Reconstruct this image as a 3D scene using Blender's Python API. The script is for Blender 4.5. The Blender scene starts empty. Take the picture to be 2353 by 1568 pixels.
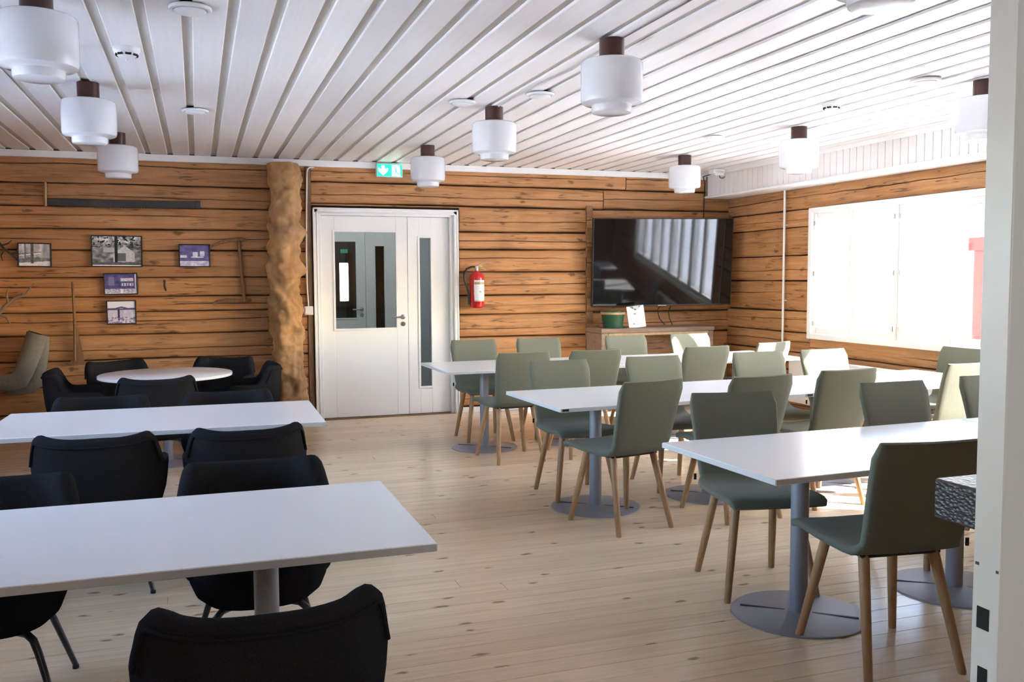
import bpy, bmesh, math, random
from mathutils import Vector, Matrix, noise
random.seed(7)
S = bpy.context.scene
COL = S.collection
PI = math.pi
R = math.radians

# ------------------------------------------------------------------ camera
CAM_H = 1.46
YAW, PITCH, ROLL, FPX = 0.331552, -0.0696159, -0.0050075, 2098.0
fw = Vector((math.sin(YAW)*math.cos(PITCH), math.cos(YAW)*math.cos(PITCH), math.sin(PITCH)))
r0 = Vector((math.cos(YAW), -math.sin(YAW), 0)); u0 = r0.cross(fw)
rt = math.cos(ROLL)*r0 + math.sin(ROLL)*u0
up = -math.sin(ROLL)*r0 + math.cos(ROLL)*u0
cam_d = bpy.data.cameras.new('camera'); cam = bpy.data.objects.new('camera', cam_d); COL.objects.link(cam)
cam_d.sensor_width = 36.0; cam_d.lens = FPX/2353.0*36.0; cam_d.clip_start = 0.05; cam_d.clip_end = 400
M3 = Matrix((rt, up, -fw)).transposed()
cam.matrix_world = Matrix.Translation((0, 0, CAM_H)) @ M3.to_4x4()
S.camera = cam

# ------------------------------------------------------------------ light
SUN_ELEV, SUN_AZ = R(32.8), math.atan2(0.65, -1.0)     # travel direction in plan: towards -x, +y
sd = Vector((math.cos(SUN_AZ)*math.cos(SUN_ELEV), math.sin(SUN_AZ)*math.cos(SUN_ELEV), -math.sin(SUN_ELEV)))
sl = bpy.data.lights.new('sun', 'SUN'); sun = bpy.data.objects.new('sun', sl); COL.objects.link(sun)
sl.energy = 25.0; sl.angle = R(0.6); sl.color = (1.0, 0.95, 0.88)
sun.rotation_euler = sd.to_track_quat('-Z', 'Y').to_euler(); sun.location = (15, -6, 12)
W = bpy.data.worlds.new('world'); S.world = W; W.use_nodes = True
wn = W.node_tree.nodes; wl = W.node_tree.links; wn.clear()
wo = wn.new('ShaderNodeOutputWorld'); wb = wn.new('ShaderNodeBackground'); sky = wn.new('ShaderNodeTexSky')
sky.sky_type = 'NISHITA'; sky.sun_disc = False; sky.sun_elevation = SUN_ELEV
sky.sun_rotation = math.atan2(-sd.x, -sd.y); sky.air_density = 1.0; sky.dust_density = 1.0; sky.ozone_density = 1.5
wb.inputs['Strength'].default_value = 1.2
wl.new(sky.outputs[0], wb.inputs[0]); wl.new(wb.outputs[0], wo.inputs[0])
S.view_settings.view_transform = 'Standard'; S.view_settings.look = 'None'
S.view_settings.gamma = 1.0; S.view_settings.use_curve_mapping = False
S.view_settings.exposure = 2.12
def portal(name, loc, rot, sx, sy):
    l = bpy.data.lights.new(name, 'AREA'); l.shape = 'RECTANGLE'; l.size = sx; l.size_y = sy
    l.cycles.is_portal = True
    o = bpy.data.objects.new(name, l); COL.objects.link(o); o.location = loc; o.rotation_euler = rot
    return o

# ------------------------------------------------------------------ helpers
class MB:
    def __init__(s): s.v = []; s.f = []
    def add(s, vs, fs):
        n = len(s.v); s.v += [tuple(v) for v in vs]; s.f += [tuple(i+n for i in f) for f in fs]; return s
    def box(s, x0, x1, y0, y1, z0, z1):
        return s.add([(x0,y0,z0),(x1,y0,z0),(x1,y1,z0),(x0,y1,z0),(x0,y0,z1),(x1,y0,z1),(x1,y1,z1),(x0,y1,z1)],
                     [(0,3,2,1),(4,5,6,7),(0,1,5,4),(1,2,6,5),(2,3,7,6),(3,0,4,7)])
    def cbox(s, x0, x1, y0, y1, z0, z1, b):
        bm = bmesh.new(); bmesh.ops.create_cube(bm, size=1.0)
        for v in bm.verts:
            v.co = Vector(((x0+x1)/2+v.co.x*(x1-x0), (y0+y1)/2+v.co.y*(y1-y0), (z0+z1)/2+v.co.z*(z1-z0)))
        bmesh.ops.bevel(bm, geom=list(bm.edges), offset=b, segments=1, affect='EDGES', profile=0.5)
        bm.verts.index_update()
        s.add([v.co for v in bm.verts], [[v.index for v in f.verts] for f in bm.faces]); bm.free(); return s
    def tube(s, pts, rad, n=10, caps=True, ell=None):
        pts = [Vector(p) for p in pts]; m = len(pts)
        if not isinstance(rad, (list, tuple)): rad = [rad]*m
        vs = []; fs = []; prev = None
        for i, p in enumerate(pts):
            t = (pts[min(i+1, m-1)]-pts[max(i-1, 0)]).normalized()
            if prev is None:
                a = Vector((0,0,1)) if abs(t.z) < .9 else Vector((1,0,0))
                nx = t.cross(a).normalized()
            else:
                nx = (prev - t*prev.dot(t)).normalized()
            prev = nx; ny = t.cross(nx)
            for k in range(n):
                a = 2*PI*k/n; e1 = 1.0; e2 = 1.0
                if ell: e1, e2 = ell[i]
                vs.append(p + nx*math.cos(a)*rad[i]*e1 + ny*math.sin(a)*rad[i]*e2)
        for i in range(m-1):
            for k in range(n):
                fs.append((i*n+k, i*n+(k+1)%n, (i+1)*n+(k+1)%n, (i+1)*n+k))
        if caps:
            fs.append(tuple(range(n-1, -1, -1))); fs.append(tuple(range((m-1)*n, m*n)))
        return s.add(vs, fs)
    def cyl(s, p0, p1, r0, r1=None, n=16):
        return s.tube([p0, p1], [r0, r0 if r1 is None else r1], n)
    def lathe(s, prof, n=32, c=(0,0,0)):
        vs = []; fs = []; m = len(prof)
        for r, z in prof:
            for k in range(n):
                a = 2*PI*k/n; vs.append((c[0]+r*math.cos(a), c[1]+r*math.sin(a), c[2]+z))
        for i in range(m-1):
            for k in range(n):
                fs.append((i*n+k, i*n+(k+1)%n, (i+1)*n+(k+1)%n, (i+1)*n+k))
        if prof[0][0] > 1e-6: fs.append(tuple(range(n-1, -1, -1)))
        if prof[-1][0] > 1e-6: fs.append(tuple(range((m-1)*n, m*n)))
        return s.add(vs, fs)
    def prism(s, poly, fn, d0, d1):
        n = len(poly); vs = [fn(a, b, d0) for a, b in poly]+[fn(a, b, d1) for a, b in poly]
        fs = [tuple(range(n)), tuple(range(2*n-1, n-1, -1))]+[(i, i+n, (i+1)%n+n, (i+1)%n) for i in range(n)]
        return s.add(vs, fs)
    def grid(s, nu, nv, fn, closed_u=False):
        vs = [fn(i/(nu if closed_u else nu-1), j/(nv-1)) for j in range(nv) for i in range(nu)]; fs = []
        for j in range(nv-1):
            for i in range(nu if closed_u else nu-1):
                a = j*nu+i; b = j*nu+(i+1)%nu; fs.append((a, b, b+nu, a+nu))
        return s.add(vs, fs)
    def mesh(s, name, mat, smooth=40):
        me = bpy.data.meshes.new(name); me.from_pydata(s.v, [], s.f)
        bm = bmesh.new(); bm.from_mesh(me); bmesh.ops.recalc_face_normals(bm, faces=list(bm.faces)); bm.to_mesh(me); bm.free()
        if mat: me.materials.append(mat)
        if smooth:
            me.polygons.foreach_set('use_smooth', [True]*len(me.polygons)); me.set_sharp_from_angle(angle=R(smooth))
        me.update(); return me
    def build(s, name, mat, parent=None, smooth=40):
        return link(name, s.mesh(name, mat, smooth), parent)
def link(name, me, parent=None, loc=None, rot=None):
    o = bpy.data.objects.new(name, me); COL.objects.link(o)
    if parent: o.parent = parent
    if loc: o.location = loc
    if rot: o.rotation_euler = rot
    return o
def tag(o, label, cat, group=None):
    o['label'] = label; o['category'] = cat
    if group: o['group'] = group
    return o
def thing(name, label, cat, loc=(0,0,0), rz=0, group=None):
    o = bpy.data.objects.new(name, None); COL.objects.link(o); o.location = loc; o.rotation_euler = (0,0,rz)
    o.empty_display_size = .1
    return tag(o, label, cat, group)
def struct(o): o['kind'] = 'structure'; return o
def dup(root, loc, rz, label, group=None):
    r = root.copy(); COL.objects.link(r); r.location = loc; r.rotation_euler = (0,0,rz); r['label'] = label
    if group: r['group'] = group
    def rec(src, dst):
        for ch in list(src.children):
            c = ch.copy(); COL.objects.link(c); c.parent = dst; rec(ch, c)
    rec(root, r); return r
def nz(x, y=0, z=0): return noise.noise(Vector((x, y, z)))

# ------------------------------------------------------------------ materials
def srgb(r, g, b):
    f = lambda c: c/12.92 if c <= .04045 else ((c+.055)/1.055)**2.4
    return (f(r/255), f(g/255), f(b/255), 1)
def newmat(name):
    m = bpy.data.materials.new(name); m.use_nodes = True
    return m, m.node_tree.nodes, m.node_tree.links, m.node_tree.nodes['Principled BSDF']
def mat(name, col, rough=.5, metal=0, spec=.5, bump=0, bscale=80, var=0, vscale=6, coat=0, sheen=0):
    m, n, l, b = newmat(name); c = col if len(col) == 4 else (*col, 1)
    b.inputs['Base Color'].default_value = c; b.inputs['Roughness'].default_value = rough
    b.inputs['Metallic'].default_value = metal; b.inputs['Specular IOR Level'].default_value = spec
    b.inputs['Coat Weight'].default_value = coat; b.inputs['Sheen Weight'].default_value = sheen
    tc = n.new('ShaderNodeTexCoord')
    if var:
        t = n.new('ShaderNodeTexNoise'); t.inputs['Scale'].default_value = vscale; t.inputs['Detail'].default_value = 4
        l.new(tc.outputs['Object'], t.inputs['Vector'])
        mx = n.new('ShaderNodeMix'); mx.data_type = 'RGBA'; mx.inputs[6].default_value = c
        mx.inputs[7].default_value = (c[0]*(1-var), c[1]*(1-var), c[2]*(1-var), 1)
        l.new(t.outputs['Fac'], mx.inputs[0]); l.new(mx.outputs[2], b.inputs['Base Color'])
    if bump:
        t = n.new('ShaderNodeTexNoise'); t.inputs['Scale'].default_value = bscale; t.inputs['Detail'].default_value = 3
        l.new(tc.outputs['Object'], t.inputs['Vector'])
        bp = n.new('ShaderNodeBump'); bp.inputs['Strength'].default_value = bump; bp.inputs['Distance'].default_value = .004
        l.new(t.outputs['Fac'], bp.inputs['Height']); l.new(bp.outputs[0], b.inputs['Normal'])
    return m
def wood(name, dark, light, axis='x', stretch=14, scale=6, rough=.5, knots=0, knotcol=(.12,.05,.02,1), bump=.25, stain=None, rnd=True, spec=.4, kscale=2.2, streak=None, kdim=None, kdens=.72, cracks=0, vary=(.90,1.08)):
    m, n, l, b = newmat(name); b.inputs['Roughness'].default_value = rough; b.inputs['Specular IOR Level'].default_value = spec
    tc = n.new('ShaderNodeTexCoord'); src = tc.outputs['Object']
    if rnd:
        oi = n.new('ShaderNodeObjectInfo'); ml = n.new('ShaderNodeMath'); ml.operation = 'MULTIPLY'; ml.inputs[1].default_value = 37.0
        l.new(oi.outputs['Random'], ml.inputs[0]); ad = n.new('ShaderNodeVectorMath'); ad.operation = 'ADD'
        l.new(src, ad.inputs[0]); l.new(ml.outputs[0], ad.inputs[1]); src = ad.outputs[0]
    mp = n.new('ShaderNodeMapping'); sc = [1, 1, 1]; sc['xyz'.index(axis)] = 1.0/stretch
    mp.inputs['Scale'].default_value = sc; l.new(src, mp.inputs['Vector'])
    t = n.new('ShaderNodeTexNoise'); t.inputs['Scale'].default_value = scale*stretch*.5; t.inputs['Detail'].default_value = 6; t.inputs['Roughness'].default_value = .62
    t.inputs['Distortion'].default_value = .6
    l.new(mp.outputs[0], t.inputs['Vector'])
    rp = n.new('ShaderNodeValToRGB'); rp.color_ramp.elements[0].position = .3; rp.color_ramp.elements[1].position = .72
    rp.color_ramp.elements[0].color = dark; rp.color_ramp.elements[1].color = light
    l.new(t.outputs['Fac'], rp.inputs[0]); col = rp.outputs[0]
    if rnd:
        mm = n.new('ShaderNodeMapRange'); mm.inputs['To Min'].default_value = vary[0]; mm.inputs['To Max'].default_value = vary[1]
        l.new(oi.outputs['Random'], mm.inputs[0]); hv = n.new('ShaderNodeHueSaturation'); l.new(mm.outputs[0], hv.inputs['Value'])
        l.new(col, hv.inputs['Color']); col = hv.outputs[0]
    def mixin(fac, c, cur, amt):
        k = n.new('ShaderNodeMath'); k.operation = 'MULTIPLY'; k.inputs[1].default_value = amt; l.new(fac, k.inputs[0])
        mx = n.new('ShaderNodeMix'); mx.data_type = 'RGBA'; l.new(k.outputs[0], mx.inputs[0]); l.new(cur, mx.inputs[6])
        mx.inputs[7].default_value = c; return mx.outputs[2]
    if stain:
        t2 = n.new('ShaderNodeTexNoise'); t2.inputs['Scale'].default_value = 2.6; t2.inputs['Detail'].default_value = 5; l.new(src, t2.inputs['Vector'])
        r2 = n.new('ShaderNodeMapRange'); r2.inputs[1].default_value = .5; r2.inputs[2].default_value = .75; l.new(t2.outputs['Fac'], r2.inputs[0])
        col = mixin(r2.outputs[0], stain, col, .6)
    if streak:
        mp3 = n.new('ShaderNodeMapping'); s3 = [9, 9, 9]; s3['xyz'.index(axis)] = .5; mp3.inputs['Scale'].default_value = s3; l.new(src, mp3.inputs['Vector'])
        t3 = n.new('ShaderNodeTexNoise'); t3.inputs['Scale'].default_value = 3.0; t3.inputs['Detail'].default_value = 3; l.new(mp3.outputs[0], t3.inputs['Vector'])
        r3 = n.new('ShaderNodeMapRange'); r3.inputs[1].default_value = .62; r3.inputs[2].default_value = .72; l.new(t3.outputs['Fac'], r3.inputs[0])
        col = mixin(r3.outputs[0], streak, col, .55)
    if knots:
        mp2 = n.new('ShaderNodeMapping'); s2 = [kscale]*3; s2['xyz'.index(axis)] = kscale*.42; mp2.inputs['Scale'].default_value = s2; l.new(src, mp2.inputs['Vector'])
        nd = n.new('ShaderNodeTexNoise'); nd.inputs['Scale'].default_value = 14; l.new(src, nd.inputs['Vector'])
        vm = n.new('ShaderNodeVectorMath'); vm.operation = 'MULTIPLY_ADD'; vm.inputs[1].default_value = (.22,.22,.22)
        l.new(nd.outputs['Color'], vm.inputs[0]); l.new(mp2.outputs[0], vm.inputs[2])
        vo = n.new('ShaderNodeTexVoronoi'); vo.inputs['Scale'].default_value = 1.0; 
        vsrc = vm.outputs[0]
        if kdim:
            vo.voronoi_dimensions = '2D'; sx = n.new('ShaderNodeSeparateXYZ'); cxn = n.new('ShaderNodeCombineXYZ'); l.new(vsrc, sx.inputs[0])
            l.new(sx.outputs['xyz'.index(kdim[0])], cxn.inputs[0]); l.new(sx.outputs['xyz'.index(kdim[1])], cxn.inputs[1]); vsrc = cxn.outputs[0]
        l.new(vsrc, vo.inputs['Vector'])
        kr = n.new('ShaderNodeMapRange'); kr.inputs[1].default_value = .105*knots; kr.inputs[2].default_value = .045*knots; l.new(vo.outputs['Distance'], kr.inputs[0])
        sp = n.new('ShaderNodeSeparateColor'); l.new(vo.outputs['Color'], sp.inputs[0])
        gt = n.new('ShaderNodeMath'); gt.operation = 'GREATER_THAN'; gt.inputs[1].default_value = kdens; l.new(sp.outputs[0], gt.inputs[0])
        km = n.new('ShaderNodeMath'); km.operation = 'MULTIPLY'; l.new(kr.outputs[0], km.inputs[0]); l.new(gt.outputs[0], km.inputs[1])
        col = mixin(km.outputs[0], knotcol, col, .8)
    if cracks:
        mp4 = n.new('ShaderNodeMapping'); s4 = [26, 26, 26]; s4['xyz'.index(axis)] = 1.1; mp4.inputs['Scale'].default_value = s4; l.new(src, mp4.inputs['Vector'])
        t4 = n.new('ShaderNodeTexNoise'); t4.inputs['Scale'].default_value = 1.0; t4.inputs['Detail'].default_value = 2; l.new(mp4.outputs[0], t4.inputs['Vector'])
        sb4 = n.new('ShaderNodeMath'); sb4.operation = 'SUBTRACT'; sb4.inputs[1].default_value = .5; l.new(t4.outputs['Fac'], sb4.inputs[0])
        ab4 = n.new('ShaderNodeMath'); ab4.operation = 'ABSOLUTE'; l.new(sb4.outputs[0], ab4.inputs[0])
        r4 = n.new('ShaderNodeMapRange'); r4.inputs[1].default_value = .022; r4.inputs[2].default_value = .006; l.new(ab4.outputs[0], r4.inputs[0])
        t5 = n.new('ShaderNodeTexNoise'); t5.inputs['Scale'].default_value = 3.4; t5.inputs['Detail'].default_value = 2; l.new(src, t5.inputs['Vector'])
        r5 = n.new('ShaderNodeMapRange'); r5.inputs[1].default_value = .50; r5.inputs[2].default_value = .58; l.new(t5.outputs['Fac'], r5.inputs[0])
        m5 = n.new('ShaderNodeMath'); m5.operation = 'MULTIPLY'; l.new(r4.outputs[0], m5.inputs[0]); l.new(r5.outputs[0], m5.inputs[1])
        col = mixin(m5.outputs[0], (.07,.03,.012,1), col, cracks)
    l.new(col, b.inputs['Base Color'])
    if bump:
        bp = n.new('ShaderNodeBump'); bp.inputs['Strength'].default_value = bump; bp.inputs['Distance'].default_value = .004
        l.new(t.outputs['Fac'], bp.inputs['Height']); l.new(bp.outputs[0], b.inputs['Normal'])
    return m
def glass(name, refl=1.0, tint=(1,1,1,1)):
    m, n, l, b = newmat(name); n.remove(b); out = n['Material Output']
    tr = n.new('ShaderNodeBsdfTransparent'); tr.inputs[0].default_value = tint
    gl = n.new('ShaderNodeBsdfGlossy'); gl.inputs['Roughness'].default_value = .01
    fr = n.new('ShaderNodeFresnel'); fr.inputs[0].default_value = 1.45
    k = n.new('ShaderNodeMath'); k.operation = 'MULTIPLY'; k.inputs[1].default_value = refl; l.new(fr.outputs[0], k.inputs[0])
    mx = n.new('ShaderNodeMixShader'); l.new(k.outputs[0], mx.inputs[0]); l.new(tr.outputs[0], mx.inputs[1]); l.new(gl.outputs[0], mx.inputs[2])
    l.new(mx.outputs[0], out.inputs['Surface']); return m
def emit(name, col, st):
    m, n, l, b = newmat(name); b.inputs['Base Color'].default_value = col
    b.inputs['Emission Color'].default_value = col; b.inputs['Emission Strength'].default_value = st; b.inputs['Roughness'].default_value = .4
    return m

LOGD, LOGL = (.35,.15,.05,1), (.60,.315,.135,1)
M = {}
M['log_x'] = wood('hewn_pine_log', LOGD, LOGL, 'x', 16, 3.2, .62, knots=.9, kdim='xz', stain=(.30,.16,.07,1), bump=.5, kscale=4.2, knotcol=(.12,.045,.016,1), streak=(.16,.075,.03,1), cracks=.75)
M['log_y'] = wood('hewn_pine_log_side', LOGD, LOGL, 'y', 16, 3.2, .62, knots=.9, kdim='yz', stain=(.34,.19,.10,1), bump=.5, kscale=4.2, knotcol=(.12,.045,.016,1), streak=(.16,.075,.03,1), cracks=.75)
M['log_end'] = wood('log_end_grain', (.22,.11,.045,1), (.36,.20,.09,1), 'y', 3, 6, .7, bump=.3)
M['chink'] = mat('dark_chinking', (.035,.022,.012), .95)
M['plank'] = wood('pine_floorboard', (.62,.475,.315,1), (.735,.595,.425,1), 'x', 22, 3.0, .24, knots=1.0, knotcol=(.27,.115,.045,1), bump=.03, spec=.5, kscale=7.0, streak=(.56,.40,.25,1), kdim='xy', kdens=.6, vary=(.95,1.05))
M['board'] = wood('white_painted_board', (.82,.80,.785,1), (.87,.86,.85,1), 'y', 20, 4, .42, bump=.12)
M['batten'] = wood('beige_ceiling_recess', (.60,.56,.50,1), (.68,.64,.58,1), 'y', 12, 4, .6, bump=.1)
M['soffit'] = wood('whitewashed_soffit_board', (.83,.79,.77,1), (.86,.835,.82,1), 'z', 10, 6, .5, bump=.05, vary=(.985,1.01))
M['white'] = mat('white_paint', (.87,.87,.86), .35)
M['door_white'] = mat('white_door_paint', (.86,.86,.84), .35)
M['window_white'] = mat('cream_window_paint', (.87,.87,.84), .4)
M['hall'] = mat('hall_wall_paint', (.70,.70,.69), .7)
M['grey_wall'] = mat('vestibule_wall_paint', (.55,.58,.60), .7)
M['glass'] = glass('window_glass', .6)
M['door_glass'] = glass('door_glass', .8, (.86,.90,.90,1))
M['chrome'] = mat('brushed_steel', (.52,.51,.49), .28, 1)
M['grey_metal'] = mat('grey_powder_coat', (.29,.295,.325), .42, .25, bump=.1, bscale=300)
M['dark_metal'] = mat('dark_grey_tube', (.055,.06,.07), .35, .6)
M['black'] = mat('black_plastic', (.012,.012,.013), .4)
M['laminate'] = mat('white_laminate', (.78,.78,.79), .24, spec=.5)
M['laminate_edge'] = mat('white_edge_band', (.60,.60,.61), .4)
M['green'] = mat('sage_green_wool', (.175,.180,.135), 1.0, spec=.05, bump=.5, bscale=420, var=.25, vscale=260, sheen=.1)
M['navy'] = mat('charcoal_navy_felt', (.028,.0265,.0285), 1.0, spec=.0, bump=.7, bscale=260, var=.45, vscale=180, sheen=.0)
M['oak'] = wood('oiled_oak', (.34,.19,.085,1), (.48,.29,.14,1), 'z', 12, 10, .45, bump=.1)
def opal():
    m, n, l, b = newmat('opal_glass'); n.remove(b); out = n['Material Output']
    df = n.new('ShaderNodeBsdfDiffuse'); df.inputs[0].default_value = (.93,.94,.95,1); tl = n.new('ShaderNodeBsdfTranslucent'); tl.inputs[0].default_value = (.95,.95,.96,1)
    m1 = n.new('ShaderNodeMixShader'); m1.inputs[0].default_value = .45; l.new(df.outputs[0], m1.inputs[1]); l.new(tl.outputs[0], m1.inputs[2])
    gl = n.new('ShaderNodeBsdfGlossy'); gl.inputs['Roughness'].default_value = .22; fr = n.new('ShaderNodeFresnel'); fr.inputs[0].default_value = 1.4
    m2 = n.new('ShaderNodeMixShader'); l.new(fr.outputs[0], m2.inputs[0]); l.new(m1.outputs[0], m2.inputs[1]); l.new(gl.outputs[0], m2.inputs[2])
    l.new(m2.outputs[0], out.inputs['Surface']); return m
M['opal'] = opal()
M['brown'] = mat('brown_lacquered_metal', (.055,.020,.013), .32, .2)
M['plastic'] = mat('white_plastic', (.80,.80,.80), .35)
M['cable_white'] = mat('white_conduit', (.78,.77,.74), .4)
M['bark'] = wood('peeled_gnarly_trunk', (.33,.165,.06,1), (.56,.32,.14,1), 'z', 1.3, 6, .6, knots=1.5, knotcol=(.09,.055,.035,1), stain=(.17,.10,.055,1), bump=.6, kscale=5)
M['old_wood'] = wood('weathered_plank', (.15,.09,.05,1), (.27,.17,.10,1), 'z', 10, 8, .75, bump=.4)
M['grey_wood'] = wood('weathered_tv_bench', (.20,.13,.085,1), (.36,.25,.18,1), 'x', 10, 8, .65, bump=.3)
M['tool_wood'] = wood('aged_tool_wood', (.16,.075,.03,1), (.27,.14,.06,1), 'z', 8, 9, .65, bump=.3)
M['pale_wood'] = wood('pale_handle_wood', (.38,.25,.13,1), (.52,.36,.20,1), 'z', 8, 9, .6, bump=.2)
M['iron'] = mat('rusty_dark_iron', (.075,.072,.07), .6, .5, var=.4, vscale=25, bump=.3)
M['felt'] = mat('grey_felt', (.25,.235,.195), .98, bump=.7, bscale=160, var=.35, vscale=40)
M['antler'] = mat('antler_bone', (.30,.21,.13), .6, var=.4, vscale=20)
M['red'] = mat('fire_red_lacquer', (.55,.008,.010), .18, coat=.5)
M['screen'] = mat('black_screen_glass', (.006,.006,.008), .045, spec=.6)
M['bucket'] = mat('green_stained_wood', (.012,.085,.038), .5, var=.35, vscale=14)
M['dark_gap'] = mat('dark_recess', (.01,.01,.01), .8)
M['snow'] = mat('snow', (.82,.84,.88), .9)
M['red_wood'] = mat('falu_red_boards', (.34,.045,.035), .8)
M['roof_grey'] = mat('grey_roof_metal', (.25,.26,.28), .6)
M['house_white'] = mat('white_fascia', (.75,.75,.75), .7)
M['gold'] = mat('yellow_safety_pin', (.75,.5,.05), .4)
def vcol_mat():
    m, n, l, b = newmat('flat_print'); a = n.new('ShaderNodeAttribute'); a.attribute_name = 'Col'
    l.new(a.outputs['Color'], b.inputs['Base Color']); b.inputs['Roughness'].default_value = .35; return m
M['print'] = vcol_mat()
def hammered():
    m, n, l, b = newmat('hammered_dark_leather'); b.inputs['Base Color'].default_value = (.036,.025,.028,1); b.inputs['Roughness'].default_value = .38
    tc = n.new('ShaderNodeTexCoord'); mp = n.new('ShaderNodeMapping'); mp.inputs['Scale'].default_value = (72,72,112); l.new(tc.outputs['Object'], mp.inputs[0])
    vo = n.new('ShaderNodeTexVoronoi'); vo.inputs['Scale'].default_value = 1; l.new(mp.outputs[0], vo.inputs['Vector'])
    bp = n.new('ShaderNodeBump'); bp.inputs['Strength'].default_value = .65; bp.inputs['Distance'].default_value = .005
    l.new(vo.outputs['Distance'], bp.inputs['Height']); l.new(bp.outputs[0], b.inputs['Normal']); return m
M['hammer'] = hammered()

def print_panel(name, o, ux, uz, nrm, w, h, nx, ny, fn, parent=None):
    """flat printed sheet: grid of cells coloured by fn(u,v) (sRGB 0..255), u right, v up"""
    o = Vector(o); ux = Vector(ux); uz = Vector(uz); vs = []; fs = []; cols = []
    for j in range(ny+1):
        for i in range(nx+1): vs.append(o+ux*(w*i/nx)+uz*(h*j/ny))
    for j in range(ny):
        for i in range(nx):
            a = j*(nx+1)+i; fs.append((a, a+1, a+nx+2, a+nx+1)); cols.append(srgb(*fn((i+.5)/nx, (j+.5)/ny)))
    me = bpy.data.meshes.new(name); me.from_pydata([tuple(v) for v in vs], [], fs)
    at = me.color_attributes.new('Col', 'FLOAT_COLOR', 'CORNER')
    for p in me.polygons:
        for li in p.loop_indices: at.data[li].color = cols[p.index]
    me.materials.append(M['print']); return link(name, me, parent)

# ------------------------------------------------------------------ room constants
D = 9.44            # back wall face
RX = 5.96           # right wall face
LX = -2.0           # left wall face
FY = 0.96           # room side of the front wall
CZ = 2.648          # underside of the ceiling boards
WIN = [(3.08, 7.90, .815, 2.15)]
LWIN = [(2.9, 4.7, .9, 2.1), (5.2, 7.0, .9, 2.1)]
DX0, DX1, DZ1 = 1.16, 2.605, 2.135     # door opening in the back wall

# ------------------------------------------------------------------ floor
fl = struct(MB().box(LX-.2, RX+.2, FY-.25, D+5.1, -.2, -.016).build('floor', M['chink'], None, 0))
PW = .113; row = 0; y = FY-.05
plank_mesh = {}
while y < D+.1:
    x = LX-.05; k = 0
    rr = random.Random(row*7+3); xs = [LX-.1]
    cut = rr.uniform(-1.2, 5.6); xs += [cut] if rr.random() < .5 else []
    xs = [a for a in xs if a < RX-.4]+[RX+.1]
    for a, b in zip(xs[:-1], xs[1:]):
        L = round((b-a)*5)/5 if (b != xs[-1] and a != xs[0]) else round(b-a, 3)
        key = round(b-a, 3)
        if key not in plank_mesh:
            plank_mesh[key] = MB().cbox(-key/2+.0006, key/2-.0006, -PW/2+.0006, PW/2-.0006, -.016, 0, .0012).mesh('floorboard', M['plank'], 0)
        link('floorboard', plank_mesh[key], fl, ((a+b)/2, y+PW/2, 0))
    y += PW; row += 1

# ------------------------------------------------------------------ ceiling
ce = struct(MB().box(LX-.5, RX+.55, FY-.25, D+5.2, CZ+.015, CZ+.25).build('ceiling', M['batten'], None, 0))
BW = .1965; gx = -.0102-BW*11
bme = MB().cbox(-.0745, .0745, -(D-FY)/2+.004, (D-FY)/2-.004, 0, .0155, .004).mesh('ceiling_board', M['board'], 0)
while gx < RX:
    cx = gx+BW/2
    if LX+.05 < cx < RX-.05: link('ceiling_board', bme, ce, (cx, (D+FY)/2-.012, CZ))
    gx += BW

# ------------------------------------------------------------------ hewn log walls
def log_piece(name, a0, a1, z0, z1, seed, axis, parent, matl, cut0=False, cut1=False, thick=.06, gap=.005, bev=.012):
    """one hewn log; a runs along the wall, front face towards the room, its crack a real groove"""
    rr = random.Random(seed); L = a1-a0; n = max(3, int(L/.07)); H = z1-z0
    tc = rr.uniform(.38, .62); crack = H > .13 and rr.random() < .95
    ts = [0, .025, .07, .18]
    cw = .0055/H
    ts += [tc-.16, tc-.05, tc-cw, tc, tc+cw, tc+.05, tc+.16, .82, .93, .975, 1]
    ts = sorted(ts); ic = ts.index(tc); vs = []; fs = []; m = len(ts)
    for i in range(n+1):
        a = a0+L*i/n; wob0 = .008*nz(a*1.1, seed, z0*7) + .003*nz(a*5, z0*3); wob1 = .008*nz(a*1.1, seed+9, z1*7) + .003*nz(a*5, z1*3+5)
        if cut0: wob0 = 0
        if cut1: wob1 = 0
        wan = .10*nz(a*.8, seed*1.7)+.035*nz(a*4.2, seed*2.3)
        cd = .028*max(0, min(1, .55+1.7*nz(a*.75, seed*3.1, 4)))*(1 if crack else 0)
        for j, t in enumerate(ts):
            tt = t+wan*(1 if .2 < t < .8 else 0)*(1-abs(2*t-1))
            z = z0+gap+wob0+(H-2*gap+wob1-wob0)*tt
            d = .006*(abs(2*t-1)**3)-.006*nz(a*1.5, z*3, seed)-.003*nz(a*7, z*14, seed)
            if t < .001 or t > .999: d += thick*.9
            elif (t < .03 and not cut0) or (t > .97 and not cut1): d += bev
            elif t < .08 or t > .92: d += .003
            if j == ic: d += cd
            if axis == 'x': vs.append((a, D+d, z))
            else: vs.append((RX+d, a, z))
    for i in range(n):
        for j in range(m-1):
            p = i*m+j; fs.append((p, p+m, p+m+1, p+1))
    fs.append(tuple(range(m))); fs.append(tuple(range((n+1)*m-1, n*m-1, -1)))
    mb = MB(); mb.v = vs; mb.f = fs
    return mb.build(name, matl, parent, 50)
wback = struct(MB().box(LX-.2, DX0-.03, D+.05, D+.22, 0, CZ+.02).box(DX1+.03, RX+.25, D+.05, D+.22, 0, CZ+.02)
               .box(DX0-.03, DX1+.03, D+.05, D+.22, DZ1+.02, CZ+.02).build('wall_back', M['chink'], None, 0))
# left of the door
zl = [0, .20, .45, .695, .935, 1.15, 1.295, 1.475, 1.735, 1.935, 2.145, 2.355, CZ]
for i in range(len(zl)-1): log_piece('log', LX, 1.055, zl[i], zl[i+1], 11+i, 'x', wback, M['log_x'], gap=.003, bev=.008)
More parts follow.
